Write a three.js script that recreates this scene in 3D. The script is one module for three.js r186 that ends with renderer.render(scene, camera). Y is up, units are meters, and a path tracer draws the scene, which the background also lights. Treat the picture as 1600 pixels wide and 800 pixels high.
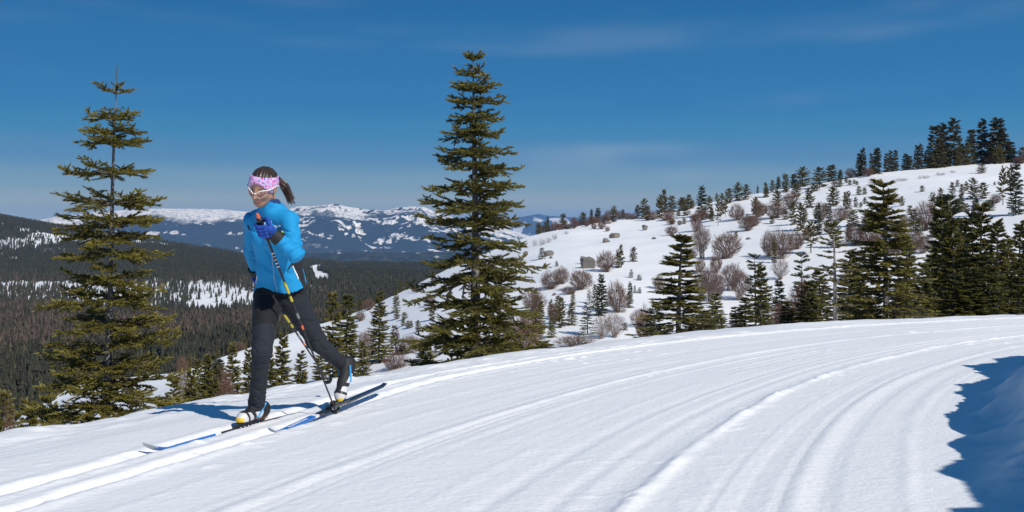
import * as THREE from 'three';
import { mergeGeometries } from 'three/addons/utils/BufferGeometryUtils.js';

// ---------------------------------------------------------------- camera, sky, sun, exposure
// y is up, units are metres, the photographer's eye is the origin and looks along -z.
const R = Math.PI / 180;
const scene = new THREE.Scene();
const camera = new THREE.PerspectiveCamera(28, 2, 0.1, 60000);
camera.setViewOffset(1600, 800, 0, 55, 1600, 800);      // a rising-front lens: trunks stay upright
camera.position.set(0, 0, 0);
camera.lookAt(0, 0, -1);
scene.add(camera);
const renderer = new THREE.WebGLRenderer();
renderer.toneMapping = THREE.LinearToneMapping;
renderer.toneMappingExposure = 1.0;
renderer.shadowMap.enabled = true;

const sunDir = new THREE.Vector3(0.50, 0.64, 0.60).normalize();
const sun = new THREE.DirectionalLight(new THREE.Color(1, 0.955, 0.885), 4.4);
sun.position.copy(sunDir).multiplyScalar(200);
sun.castShadow = true;
Object.assign(sun.shadow.camera, { left: -120, right: 120, top: 120, bottom: -120, near: 1, far: 600 });
scene.add(sun);

// ---------------------------------------------------------------- random numbers and noise
function rng(seed) { let a = seed >>> 0; return () => { a = (a + 0x6D2B79F5) | 0; let t = Math.imul(a ^ (a >>> 15), 1 | a); t = (t + Math.imul(t ^ (t >>> 7), 61 | t)) ^ t; return ((t ^ (t >>> 14)) >>> 0) / 4294967296; }; }
function h2(x, y, s = 0) { let h = Math.imul(x, 374761393) + Math.imul(y, 668265263) + Math.imul(s, 1274126177) | 0; h = Math.imul(h ^ (h >>> 13), 1274126177); return ((h ^ (h >>> 16)) >>> 0) / 4294967296; }
const sm = (t) => t * t * (3 - 2 * t), cl = (x, a = 0, b = 1) => Math.min(b, Math.max(a, x)), lerp = (a, b, t) => a + (b - a) * t;
const ss = (a, b, x) => sm(cl((x - a) / (b - a)));
function vn(x, y, s = 0) { const i = Math.floor(x), j = Math.floor(y), u = sm(x - i), v = sm(y - j); return lerp(lerp(h2(i, j, s), h2(i + 1, j, s), u), lerp(h2(i, j + 1, s), h2(i + 1, j + 1, s), u), v) * 2 - 1; }
function fbm(x, y, o = 4, s = 0) { let a = 0, w = 0.5; for (let k = 0; k < o; k++) { a += w * vn(x, y, s + k); x = x * 2.03 + 17.1; y = y * 2.03 - 9.7; w *= 0.5; } return a; }
function piece(list, x) { // piecewise smooth interpolation of [x, y] pairs
  if (x <= list[0][0]) return list[0][1];
  for (let i = 1; i < list.length; i++) if (x <= list[i][0]) { const [a, b] = list[i - 1], [c, d] = list[i]; return lerp(b, d, (x - a) / (c - a)); }
  return list[list.length - 1][1];
}

// the sky: clear spring blue, paler towards the horizon, a few thin veils of cirrus
{
  const w = 1024, h = 512, data = new Float32Array(w * h * 4);
  const stops = [[-90, [0.36, 0.42, 0.50]], [-1, [0.20, 0.33, 0.49]], [0, [0.41, 0.49, 0.51]], [1, [0.34, 0.43, 0.47]], [2, [0.205, 0.355, 0.48]], [3.6, [0.098, 0.262, 0.47]], [5, [0.054, 0.238, 0.46]], [6.5, [0.039, 0.202, 0.445]], [9, [0.031, 0.176, 0.41]], [12.5, [0.0205, 0.143, 0.358]], [25, [0.0145, 0.106, 0.288]], [50, [0.013, 0.088, 0.24]], [90, [0.012, 0.080, 0.22]]];
  for (let j = 0; j < h; j++) {
    const el = (j + 0.5) / h * 180 - 90;
    let k = 1; while (k < stops.length - 1 && el > stops[k][0]) k++;
    const t = sm(cl((el - stops[k - 1][0]) / (stops[k][0] - stops[k - 1][0])));
    for (let i = 0; i < w; i++) {
      const ang = i / w * Math.PI * 2, cx = Math.cos(ang), cy = Math.sin(ang);
      let c = 0;
      if (el > 0) {
        const n = fbm(cx * 3 + el * 0.05 + 3, cy * 3 + el * 0.6, 4, 31) + 0.5 * fbm(cx * 9 + el * 0.2, cy * 9 + el * 2.2, 4, 57);
        c = ss(0.05, 0.65, n) * ss(1, 4, el) * (1 - ss(9, 30, el)) * 0.12 + ss(-0.2, 0.6, n) * ss(0.5, 3, el) * (1 - ss(4, 8, el)) * 0.17;
      }
      const o = (j * w + i) * 4, white = [0.42, 0.50, 0.60];
      for (let q = 0; q < 3; q++) data[o + q] = lerp(lerp(stops[k - 1][1][q], stops[k][1][q], t), white[q], c);
      data[o + 3] = 1;
    }
  }
  const tex = new THREE.DataTexture(data, w, h, THREE.RGBAFormat, THREE.FloatType);
  tex.mapping = THREE.EquirectangularReflectionMapping;
  tex.magFilter = tex.minFilter = THREE.LinearFilter;
  tex.needsUpdate = true;
  scene.background = tex; scene.environment = tex;
}
scene.fog = new THREE.FogExp2(new THREE.Color(0.27, 0.54, 1.0), 3.5e-5);

// ---------------------------------------------------------------- helpers for things and parts
const used = {};
function numbered(n) { const k = used[n] = (used[n] ?? -1) + 1; return k ? n + '_' + String(k).padStart(3, '0') : n; }
function tag(o, label, category, group) { o.userData = { label, category }; if (group) o.userData.group = group; return o; }
function thing(name, label, category, pos = [0, 0, 0], group) { const o = new THREE.Group(); o.name = numbered(name); o.position.set(...pos); tag(o, label, category, group); scene.add(o); return o; }
function part(name, geo, mat, parent, label) { const m = new THREE.Mesh(geo, mat); m.name = name; m.castShadow = m.receiveShadow = true; if (label) m.userData.label = label; parent.add(m); return m; }
function struct(name, geo, mat) { const m = part(name, geo, mat, scene); m.userData.kind = 'structure'; return m; }
const M = (r, g, b, rough = 0.8, more = {}) => new THREE.MeshStandardMaterial({ color: new THREE.Color().setRGB(r, g, b), roughness: rough, ...more });
const F = 1604.3;                                      // pixels of the 1600-pixel photograph per unit of slope
const U = (px) => (px - 800) / F, V = (py) => (345 - py) / F;
function grid(nx, ny, fn, uv) { // fn(i, j) -> [x, y, z]
  const p = new Float32Array(nx * ny * 3), t = new Float32Array(nx * ny * 2), idx = new Uint32Array((nx - 1) * (ny - 1) * 6);
  for (let j = 0, k = 0; j < ny; j++) for (let i = 0; i < nx; i++, k++) { const q = fn(i, j); p.set(q.slice(0, 3), k * 3); const a = uv ? uv(q, i, j) : [q[0], -q[2]]; t.set(a, k * 2); }
  let o = 0;
  for (let j = 0; j < ny - 1; j++) for (let i = 0; i < nx - 1; i++) { const a = j * nx + i; idx.set([a, a + 1, a + nx + 1, a, a + nx + 1, a + nx], o); o += 6; }
  const g = new THREE.BufferGeometry();
  g.setAttribute('position', new THREE.BufferAttribute(p, 3)); g.setAttribute('uv', new THREE.BufferAttribute(t, 2)); g.setIndex(new THREE.BufferAttribute(idx, 1));
  g.computeVertexNormals(); return g;
}
function tex(w, h, fn, srgb) { // fn(u, v) -> [r, g, b] 0..1
  const d = new Uint8Array(w * h * 4);
  for (let j = 0; j < h; j++) for (let i = 0; i < w; i++) { const c = fn((i + 0.5) / w, (j + 0.5) / h), o = (j * w + i) * 4; for (let q = 0; q < 3; q++) d[o + q] = cl(c[q]) * 255; d[o + 3] = 255; }
  const t = new THREE.DataTexture(d, w, h, THREE.RGBAFormat); t.magFilter = THREE.LinearFilter; t.minFilter = THREE.LinearMipmapLinearFilter; t.generateMipmaps = true;
  t.wrapS = t.wrapT = THREE.RepeatWrapping; if (srgb) t.colorSpace = THREE.SRGBColorSpace; t.needsUpdate = true; return t;
}
const lin2s = (c) => c <= 0.0031308 ? c * 12.92 : 1.055 * c ** (1 / 2.4) - 0.055;

// ---------------------------------------------------------------- the lie of the land
// The outer edge of the groomed trail is a bend: arclength s, plan position (x, d) with d = -z, heading measured from straight ahead.
const EDGE = [];
{
  const head = (s) => Math.max(5, 20 + 1.9 * Math.min(s, 26) + 0.7 * Math.max(0, s - 26)) * R, ds = 0.1;
  let x = -3.04, d = 6.08; const back = [];
  for (let s = 0; s > -22; s -= ds) { back.push([s, x, d, head(s)]); const a = head(s - ds / 2); x -= Math.sin(a) * ds; d -= Math.cos(a) * ds; }
  back.reverse(); EDGE.push(...back.slice(0, -1)); x = -3.04; d = 6.08;
  for (let s = 0; s < 46; s += ds) { EDGE.push([s, x, d, head(s)]); const a = head(s + ds / 2); x += Math.sin(a) * ds; d += Math.cos(a) * ds; }
}
const edgeAt = (s) => EDGE[Math.round(cl((s + 22) / 0.1, 0, EDGE.length - 1))];
function edgePoint(s, t) { const f = cl((s + 21.9) / 0.1, 0, EDGE.length - 1.001), i = Math.floor(f), w = f - i, a = EDGE[i], b = EDGE[i + 1]; const h = lerp(a[3], b[3], w); return [lerp(a[1], b[1], w) + Math.cos(h) * t, lerp(a[2], b[2], w) - Math.sin(h) * t]; }
function st(x, d) { // nearest point of the edge: [s, t], t > 0 on the trail side
  let best = 1e12, bi = 0;
  for (let i = 0; i < EDGE.length; i += 12) { const e = EDGE[i], q = (x - e[1]) ** 2 + (d - e[2]) ** 2; if (q < best) { best = q; bi = i; } }
  const lo = Math.max(0, bi - 12), hi = Math.min(EDGE.length - 1, bi + 12);
  for (let i = lo; i <= hi; i++) { const e = EDGE[i], q = (x - e[1]) ** 2 + (d - e[2]) ** 2; if (q < best) { best = q; bi = i; } }
  const e = EDGE[bi], c = Math.cos(e[3]), n = Math.sin(e[3]);
  return [e[0], (x - e[1]) * c - (d - e[2]) * n >= 0 ? Math.sqrt(best) : -Math.sqrt(best)];
}
const trailPlane = (d) => -0.93 - 0.05 * d;
const fall = (s) => piece([[-20, 0.85], [3, 0.85], [6, 0.48], [10, 0.30], [16, 0.14], [46, 0.11]], s);
// the hill across the gully: a crest line [x, distance, height], falling gently towards the viewer and steeply behind
const CREST_D = [[-120, 60], [-50, 100], [-40.6, 125], [-26, 175], [-12.8, 205], [5.6, 225], [30, 240], [63.7, 255], [89.4, 265], [140, 280], [225, 300], [320, 320]];
const CREST_Y = [[-120, -52], [-50, -20.3], [-40.6, -18.4], [-26, -15.7], [-12.8, -9.3], [5.6, -2.4], [30, 0.75], [63.7, 7.1], [89.4, 12.1], [140, 16.2], [225, 21], [320, 22]];
function soft(list, x, w) { return (piece(list, x - w) + 2 * piece(list, x - w / 2) + 3 * piece(list, x) + 2 * piece(list, x + w / 2) + piece(list, x + w)) / 9; }
function hill(x, d) {
  const dc = soft(CREST_D, x, 8), yc = soft(CREST_Y, x, 6), k = piece([[-60, 0.035], [-10, 0.045], [25, 0.072], [90, 0.085], [200, 0.10]], x);
  const e = dc - d, front = e > 0 ? k * e + 0.00009 * e * e * 0.4 : 0, back = e < 0 ? 0.05 * -e + 0.3 * Math.max(0, -e - 6) : 0;
  return yc - front - back + 0.75 * fbm(x / 26, d / 30, 3, 5) + 0.25 * fbm(x / 6, d / 8, 3, 8);
}
function embank(s, t, x, d) { const e = -t, y = trailPlane(edgeAt(s)[2] + 0.25 * (d - edgeAt(s)[2])); return y - fall(s) * (Math.sqrt(e * e + 0.25) - 0.5) - 0.4 * Math.max(0, e - 45) + 0.3 * ss(2, 12, e) * fbm(x / 7, d / 7, 3, 4); }
function terrain(x, d) { const [s, t] = st(x, d); if (t > 0) return trailPlane(d) + (t > 5.3 ? bank(s, t) : 0); const a = embank(s, t, x, d), b = hill(x, d), k = 1.2, h = cl(0.5 + 0.5 * (a - b) / k); return lerp(b, a, h) + k * h * (1 - h); }
function bank(s, t) { const e = t - 5.25; if (e <= 0) return 0; const wob = fbm(s / 1.1, t / 0.9, 3, 14), lump = fbm(s / 0.32, t / 0.3, 3, 15); const rise = e < 1.9 ? 0.92 * e * ss(-0.15, 0.9, e) : 1.75 + 0.22 * (e - 1.9), peak = Math.max(0, fbm(s / 0.30, 7.7, 3, 16)) ** 2 * 0.30; return rise * (1 + 0.03 * wob) * soft([[-4, 1.06], [-1.8, 1.02], [0.3, 0.90], [3, 0.90], [7, 0.97]], s, 1) + ss(0, 0.3, e) * (0.13 * wob + 0.11 * lump) + ss(1.3, 1.85, e) * (1 - ss(2.0, 2.7, e)) * (peak + 0.05 * lump); }
// fine relief of the groomed snow: ski tracks, windrows, tiller passes, crumbs
const TRACK = [[-8, 1.56], [-2, 1.55], [-0.4, 1.50], [0.5, 1.44], [1.5, 1.32], [2.6, 1.1], [4, 0.92], [6, 0.82], [9, 0.78], [50, 0.78]], trackT = (s) => soft(TRACK, s, 0.9);
function groomed(s, t) {
  let h = 0;
  const w1 = 0.020 * fbm(s / 2.2, 3.3, 3, 21), bump = (c, w) => Math.exp(-(((t - c) / w) ** 2));
  const tt = trackT(s) + w1;
  for (const o of [-0.14, 0.14]) { const q = Math.abs(t - tt - o); h -= 0.021 * (1 - ss(0.022, 0.055, q)); h += 0.007 * Math.exp(-(((q - 0.085) / 0.035) ** 2)) * (1 + 1.2 * fbm(s / 0.14, t / 0.1, 2, 22)); }
  const wr = (c, w, a, sd) => { const cc = c + 0.05 * fbm(s / 3, sd, 3, 23); return a * bump(cc, w) * (0.75 + 0.9 * fbm(s / 0.35, t / 0.16 + sd, 3, 24)); };
  h += wr(3.95, 0.034, 0.022, 1) - 0.005 * bump(3.82, 0.06) + wr(2.5, 0.035, 0.008, 2) - 0.003 * bump(2.60, 0.04) + wr(1.72, 0.04, 0.006, 3) + wr(4.60, 0.028, 0.006, 4) - 0.003 * bump(4.68, 0.04) + wr(5.02, 0.035, 0.006, 5) + wr(3.2, 0.03, 0.004, 6) + wr(0.42, 0.06, 0.008, 7) + wr(2.05, 0.03, 0.004, 8);
  h += 0.0045 * (h2(Math.round(t / 0.0215), 7, 3) - 0.5) * 2 * cl(0.5 + 1.5 * fbm(t / 0.5, s / 4, 2, 43));
  for (const c of [3.42, 3.68]) h -= 0.005 * (1 - ss(0.02, 0.05, Math.abs(t - c - w1)));
  h += 0.006 * fbm(s / 1.6, t / 0.7, 3, 25) + 0.003 * fbm(s / 0.22, t / 0.16, 3, 26);
  const crumb = fbm(s / 0.09, t / 0.09, 2, 27); h += 0.017 * ss(0.26, 0.58, crumb) * (0.10 + 0.5 * bump(3.98, 0.22) + 0.4 * bump(tt + 0.3, 0.14) + 0.9 * ss(0.2, 0.5, fbm(s / 1.3, t / 0.5, 3, 28)));
  const shoulder = 1 - ss(0.05, 0.75, t);
  h += shoulder * (0.055 * fbm(s / 0.9, t / 0.5, 4, 29) + 0.035 * Math.max(0, fbm(s / 0.25, t / 0.22, 3, 30)) + 0.02) - 0.085 * (1 - ss(0.0, 0.9, t));
  return h;
}

// ---------------------------------------------------------------- snow, ground and far country
const snowBump = tex(512, 512, (u, v) => { // 1.28 m square of snow grain
  const g = fbm(u * 52, v * 40, 4, 41), l = fbm(u * 10, v * 10, 3, 42), c = 0;
  const k = 0.5 + 0.34 * g + 0.05 * l; return [k, k, k];
});
const trailSnow = M(0.88, 0.88, 0.875, 0.62, { bumpMap: snowBump, bumpScale: 0.0048 });
const hillSnow = M(0.86, 0.865, 0.87, 0.75);
{
  const S = [], T = [];
  for (let s = -15; s < 44;) { S.push(s); const d = Math.max(2.2, Math.hypot(...edgePoint(s, 2))); s += s < -7 ? 0.3 : cl(0.0062 * d, 0.030, 0.3); }
  for (let t = -7; t < 13.9;) { T.push(t); t += t < -1.2 ? 0.16 : t < -0.4 ? 0.05 : t < 5.6 ? 0.0215 : t < 8 ? 0.045 : 0.4; }
  const g = grid(T.length, S.length, (i, j) => {
    const s = S[j], t = T[i], [x, d] = edgePoint(s, t);
    let y = t >= 0 ? trailPlane(d) + (t < 5.9 ? groomed(s, t) * (1 - ss(5.3, 5.9, t)) : 0) + bank(s, t) : embank(s, t, x, d) + groomed(s, 0) * Math.exp(-t * t / 0.5) * 0.6 + ss(0, 1, -t) * 0.05 * fbm(s / 0.6, t / 0.6, 4, 33) + 0.4 * groomed(s, 0) * Math.exp(-t * t);
    return [x, y, -d];
  }, (q, i, j) => [T[i] / 1.28, S[j] / 1.28]);
  struct('snow_trail', g, trailSnow);
}
{
  const X = [], D = [];
  for (let x = -150; x < 330;) { X.push(x); x += x < -80 || x > 170 ? 4 : 1.25; }
  for (let d = -20; d < 420;) { D.push(d); d += d < 0 || d > 310 ? 5 : d < 60 ? 0.8 : 1.4; }
  struct('snowy_hillside', grid(X.length, D.length, (i, j) => { const x = X[i], d = D[j], [s, t] = st(x, d); return [x, (t > 13 ? trailPlane(d) + 2.5 : terrain(x, d)) - 0.7 * ss(-6.6, -5, t), -d]; }), hillSnow);
}
// the forested valley and its long ridge
const RIDGE = [[-2600, 45], [-1500, 22], [-1310, -17], [-1030, -55], [-840, -88], [-750, -112], [-510, -130], [-270, -138], [600, -170]];
function valley(x, d) {
  const floor = -78 - 0.018 * (x + 500) - 20 * ss(600, 1200, d) + 8 * fbm(x / 300, d / 380, 3, 51) - 0.03 * Math.max(0, d - 2000) - (d < 420 ? 0.15 * (420 - d) * 0 : 0);
  const X = x * 3000 / Math.max(d, 1500), top = piece(RIDGE, X) - 9, a = ss(1550, 3000, d) - ss(3050, 4600, d);
  return lerp(floor, top, a * a) + 9 * a * fbm(x / 260, d / 300, 4, 53) + (a > 0.7 ? 4 * fbm(x / 90, d / 120, 3, 56) : 0) - 160 * ss(3300, 5200, d);
}
struct('valley_floor', grid(210, 190, (i, j) => { const x = -3600 + i * 27, d = 180 + j * 27; return [x, valley(x, d), -d]; }), hillSnow);
function patch(x, d) { // 1 where the snow lies open, 0 in closed forest
  const py = 345 - valley(x, d) / d * F, px = 800 + x / d * F;
  const band = ss(1040, 1150, d + 90 * fbm(x / 140, d / 200, 3, 61)) * (1 - ss(1470, 1640, d + 110 * fbm(x / 170, d / 160, 3, 62))) * ss(-850, -640, x + 260) * (1 - ss(-330, -250, x));
  const upper = ss(2100, 2400, d) * ss(0.04, 0.16, fbm(x / 130, d / 260, 4, 63) + 0.09 * ss(2600, 2950, d)) * (1 - ss(-760, -560, x));
  const spots = ss(0.31, 0.45, fbm(x / 55, d / 110, 3, 64)) + 0.8 * ss(1900, 2300, d) * ss(0.10, 0.26, fbm(x / 28, d / 60, 3, 65)) * ss(-400, -560, x);
  return Math.max(0.95 * band * (0.70 + 0.30 * ss(-0.22, 0.06, fbm(x / 45, d / 80, 3, 67))), 0.9 * upper, 0.75 * spots);
}
// far dark hills, the snow-patched range, and a last faint range
function range(name, x0, x1, d0, dc, d1, crest, foot, rough, seed, n, m, mat) {
  return struct(name, grid(n, m, (i, j) => {
    const x = lerp(x0, x1, i / (n - 1)), d = lerp(d0, d1, j / (m - 1)), a = d < dc ? (d - d0) / (dc - d0) : 1 - (d - dc) / (d1 - dc) * 0.8, X = x * dc / d * 0.5 + x * 0.5;
    const c = crest(X), spur = 1 - Math.abs(fbm(x / rough / 2.2 + 0.4 * fbm(d / rough, x / rough, 2, seed + 9), d / rough / 3.5, 4, seed)) * 2.2;
    const prof = cl(a); return [x, lerp(foot, c, prof ** 0.8) + (c - foot) * 0.30 * (spur - 0.6) * Math.sin(Math.PI * Math.min(1, prof * 0.93)) + (c - foot) * 0.02 * fbm(x / 160, d / 160, 3, seed + 3), -d];
  }, (q, i, j) => [i / (n - 1), j / (m - 1)]), mat);
}
const S3 = (r, g, b) => [lin2s(r), lin2s(g), lin2s(b)];
const DARK = [0.022, 0.034, 0.038], WHITE = [0.95, 0.895, 0.82];
const mixc = (a, b, t) => S3(lerp(a[0], b[0], t), lerp(a[1], b[1], t), lerp(a[2], b[2], t));
{
  const mat = new THREE.MeshStandardMaterial({ roughness: 1, map: tex(512, 256, (u, v) => mixc(DARK, WHITE, 0.9 * ss(0.26, 0.40, fbm(u * 60, v * 14, 4, 71) - 0.25 * (1 - v)) + 0.06 * fbm(u * 200, v * 90, 2, 72)), true) });
  range('far_hills', -3600, 1800, 4700, 6500, 8200, (x) => piece([[-2600, -195], [-1500, -215], [-1250, -206], [-1000, -196], [-700, -200], [-440, -196], [0, -215], [900, -260]], x), -420, 420, 73, 160, 60, mat);
}
{
  const C = [[0, 352], [60, 343], [100, 334], [150, 331], [200, 328.5], [250, 327], [300, 326], [350, 328], [400, 334], [430, 331], [470, 322], [500, 318], [520, 317], [560, 323], [600, 326], [640, 320], [660, 321], [700, 335], [740, 346], [790, 356], [860, 380]].map(([px, py]) => [U(px) * 14000, V(py) * 14000]);
  const x0 = -9000, x1 = 1900;
  const mat = new THREE.MeshStandardMaterial({ roughness: 1, map: tex(2048, 512, (u, v) => {
    const x = lerp(x0, x1, u), left = 1 - ss(-3800, -3000, x), a = cl(v / 0.62);
    const n = fbm(u * 34, v * 9, 5, 81), f = fbm(u * 230, v * 62, 4, 82), streak = fbm(u * 44 + v * 9, v * 34, 5, 83);
    const hi = left ? ss(0.70, 0.80, a + 0.10 * n) : 0;
    const pat = Math.max(ss(0.06, 0.15, streak + 0.62 * f - 0.05 + 0.55 * (a - 0.76)) * ss(0.22, 0.42, a), ss(0.80, 0.90, a + 0.16 * n + 0.08 * f) * ss(0.05, -0.12, f - 0.1));
    const k = lerp(pat, Math.max(hi, 0.75 * ss(0.20, 0.30, streak + 0.5 * f - 0.03)), left);
    const mott = 0.5 * ss(0.05, 0.3, fbm(u * 420, v * 110, 3, 84));
    return mixc([0.020, 0.032, 0.038], WHITE, cl(k * (1 - mott)));
  }, true) });
  range('distant_mountains', x0, x1, 10400, 14000, 16200, (x) => piece(C, x), -620, 900, 85, 420, 120, mat);
  const faint = new THREE.MeshStandardMaterial({ roughness: 1, map: tex(256, 64, (u, v) => mixc(DARK, WHITE, ss(0.05, 0.2, fbm(u * 20, v * 6, 4, 91) + 0.5 * (v - 0.4))), true) });
  range('faint_mountains', -900, 4200, 25000, 27000, 28000, (x) => piece([[-900, 40], [200, 110], [480, 150], [700, 195], [860, 165], [1050, 120], [1350, 110], [1800, 80], [4200, 0]], x), -500, 900, 92, 120, 24, faint);
}

// ---------------------------------------------------------------- conifers and bare bushes
class Tri { // collects loose triangles with vertex colours
  constructor() { this.p = []; this.c = []; }
  add(a, b, c, k) { this.p.push(a.x, a.y, a.z, b.x, b.y, b.z, c.x, c.y, c.z); for (let i = 0; i < 3; i++) this.c.push(k[0], k[1], k[2]); }
  geo() { const g = new THREE.BufferGeometry(); g.setAttribute('position', new THREE.BufferAttribute(new Float32Array(this.p), 3)); g.setAttribute('color', new THREE.BufferAttribute(new Float32Array(this.c), 3)); g.computeVertexNormals(); return g; }
}
const v3 = (x, y, z) => new THREE.Vector3(x, y, z);
function frame(d) { const a = Math.abs(d.y) < 0.9 ? v3(0, 1, 0) : v3(1, 0, 0), u = a.cross(d).normalize(); return [u, d.clone().cross(u)]; }
function tube(pts, rads, seg, tri, col) { // tapered limb along points
  let prev = null;
  for (let i = 0; i < pts.length; i++) {
    const d = (i < pts.length - 1 ? pts[i + 1].clone().sub(pts[i]) : pts[i].clone().sub(pts[i - 1])).normalize(), [u, w] = frame(d), ring = [];
    for (let k = 0; k < seg; k++) { const a = k / seg * Math.PI * 2; ring.push(pts[i].clone().addScaledVector(u, Math.cos(a) * rads[i]).addScaledVector(w, Math.sin(a) * rads[i])); }
    if (prev) for (let k = 0; k < seg; k++) { const n = (k + 1) % seg; tri.add(prev[k], prev[n], ring[n], col); tri.add(prev[k], ring[n], ring[k], col); }
    prev = ring;
  }
}
// one shoot: needles standing off a short axis, combed forwards
function shoot(tri, r, p, dir, len, nl, n, w, col) {
  const [u, q] = frame(dir);
  for (let i = 0; i < n; i++) {
    const f = (i + r() * 0.9) / n, a = i * 2.4 + r() * 1.2, rad = u.clone().multiplyScalar(Math.cos(a)).addScaledVector(q, Math.sin(a)), b = p.clone().addScaledVector(dir, len * f);
    const tip = b.clone().addScaledVector(rad, nl * (0.72 - 0.35 * f)).addScaledVector(dir, nl * (0.55 + 0.5 * f)), side = rad.clone().cross(dir).multiplyScalar(w * (0.8 + 0.5 * r()));
    const k = 0.75 + 0.5 * r();
    tri.add(b.clone().add(side), tip, b.clone().sub(side), [col[0] * k, col[1] * k, col[2] * k]);
  }
}
// a fir limb: wood along a drooping, up-tipped axis, flat sprays of shoots to both sides
function firLimb(r, o, L, az, el, y, x0, leaf, wood) {
  const n = Math.max(3, Math.ceil(L / o.step)), pts = [v3(x0[0], y, x0[1])], dirs = []; let e = el, a = az;
  for (let i = 0; i < n; i++) {
    const f = i / n; e += (f < 0.55 ? -o.droop : o.lift) / n + (r() - 0.5) * 0.08; a += (r() - 0.5) * 0.12;
    const d = v3(Math.cos(a) * Math.cos(e), Math.sin(e), Math.sin(a) * Math.cos(e)); dirs.push(d); pts.push(pts[i].clone().addScaledVector(d, L / n));
  }
  tube(pts, pts.map((_, i) => lerp(0.006 + 0.013 * L, 0.003, i / n)), 4, wood, o.limb);
  const tone0 = 0.85 + 0.3 * r();
  for (let i = 0; i < n; i++) {
    const f = (i + 1) / n; if (f < o.bare) continue;
    const d = dirs[i], p = pts[i + 1], side = v3(-d.z, 0, d.x).normalize(), up = side.clone().cross(d).negate(); if (up.y < 0) up.negate();
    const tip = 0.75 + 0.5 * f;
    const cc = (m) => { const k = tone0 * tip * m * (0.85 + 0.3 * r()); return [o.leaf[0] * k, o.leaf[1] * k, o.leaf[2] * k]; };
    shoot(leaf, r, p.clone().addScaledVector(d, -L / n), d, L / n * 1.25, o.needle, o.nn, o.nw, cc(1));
    for (const sg of [-1, 1]) {
      if (r() < o.skip) continue;
      const l = (o.lat * L * (1.08 - f) ** 0.8 + o.latMin) * (0.65 + 0.6 * r()), ld = d.clone().multiplyScalar(0.72).addScaledVector(side, sg * (0.6 + 0.3 * r())).addScaledVector(up, (r() - 0.5) * 0.8).normalize();
      const m = Math.max(1, Math.round(l / o.sl)); let q = p.clone(), cd = ld.clone();
      for (let k = 0; k < m; k++) {
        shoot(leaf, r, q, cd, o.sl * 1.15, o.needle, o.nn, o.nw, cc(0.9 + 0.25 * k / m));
        if (k < m - 0.5 || m === 1) for (const s2 of [-1, 1]) if (r() < o.sub) { const sd = cd.clone().multiplyScalar(0.75).addScaledVector(v3(-cd.z, 0, cd.x), s2 * 0.62).addScaledVector(up, (r() - 0.35) * 0.55).normalize(); shoot(leaf, r, q.clone().addScaledVector(cd, o.sl * 0.6 * r()), sd, o.sl * (0.7 + 0.5 * r()), o.needle, o.nn, o.nw, cc(1.05)); }
        q.addScaledVector(cd, o.sl); cd.y += 0.05 * (r() - 0.3); cd.normalize();
      }
    }
  }
}
const leafMat = (k = 1) => new THREE.MeshStandardMaterial({ color: new THREE.Color().setRGB(k, k, k), vertexColors: true, roughness: 0.62, side: THREE.DoubleSide });
const LEAF = leafMat(), BARK = new THREE.MeshStandardMaterial({ color: 0xffffff, vertexColors: true, roughness: 0.95 });
const FIR = { step: 0.072, droop: 0.30, lift: 0.42, bare: 0.16, lat: 0.34, latMin: 0.05, sl: 0.072, sub: 0.55, skip: 0.1, needle: 0.033, nn: 17, nw: 0.0055, leaf: [0.150, 0.128, 0.020], limb: [0.10, 0.085, 0.07] };
// trunk with a slightly swept, tapering, lumpy stem
function trunkGeo(r, H, r0, sweep, col, seg = 9, knots = 0) {
  const t = new Tri(), n = Math.max(6, Math.round(H / 0.16)), pts = [], rad = [];
  for (let i = 0; i <= n; i++) { const f = i / n; pts.push(v3(...sweep(f * H))); rad.push(Math.max(0.004, r0 * (1 - f) ** 0.85 * (1 + (0.5 * Math.exp(-f * H / 0.25))) * (1 + 0.08 * (r() - 0.5)))); }
  tube(pts, rad, seg, t, col);
  for (let i = 0; i < t.c.length; i += 9) { const k = 0.7 + 0.6 * r(); for (let q = 0; q < 9; q++) t.c[i + q] *= k; }
  for (let k = 0; k < knots; k++) { const h = H * (0.06 + 0.35 * r()), a = r() * 6.28, p = v3(...sweep(h)); tube([p, p.clone().add(v3(Math.cos(a) * 0.3, -0.06 + 0.1 * r(), Math.sin(a) * 0.3).multiplyScalar(0.5 + r()))], [0.009, 0.003], 3, t, [0.13, 0.12, 0.11]); }
  return t.geo();
}
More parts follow.
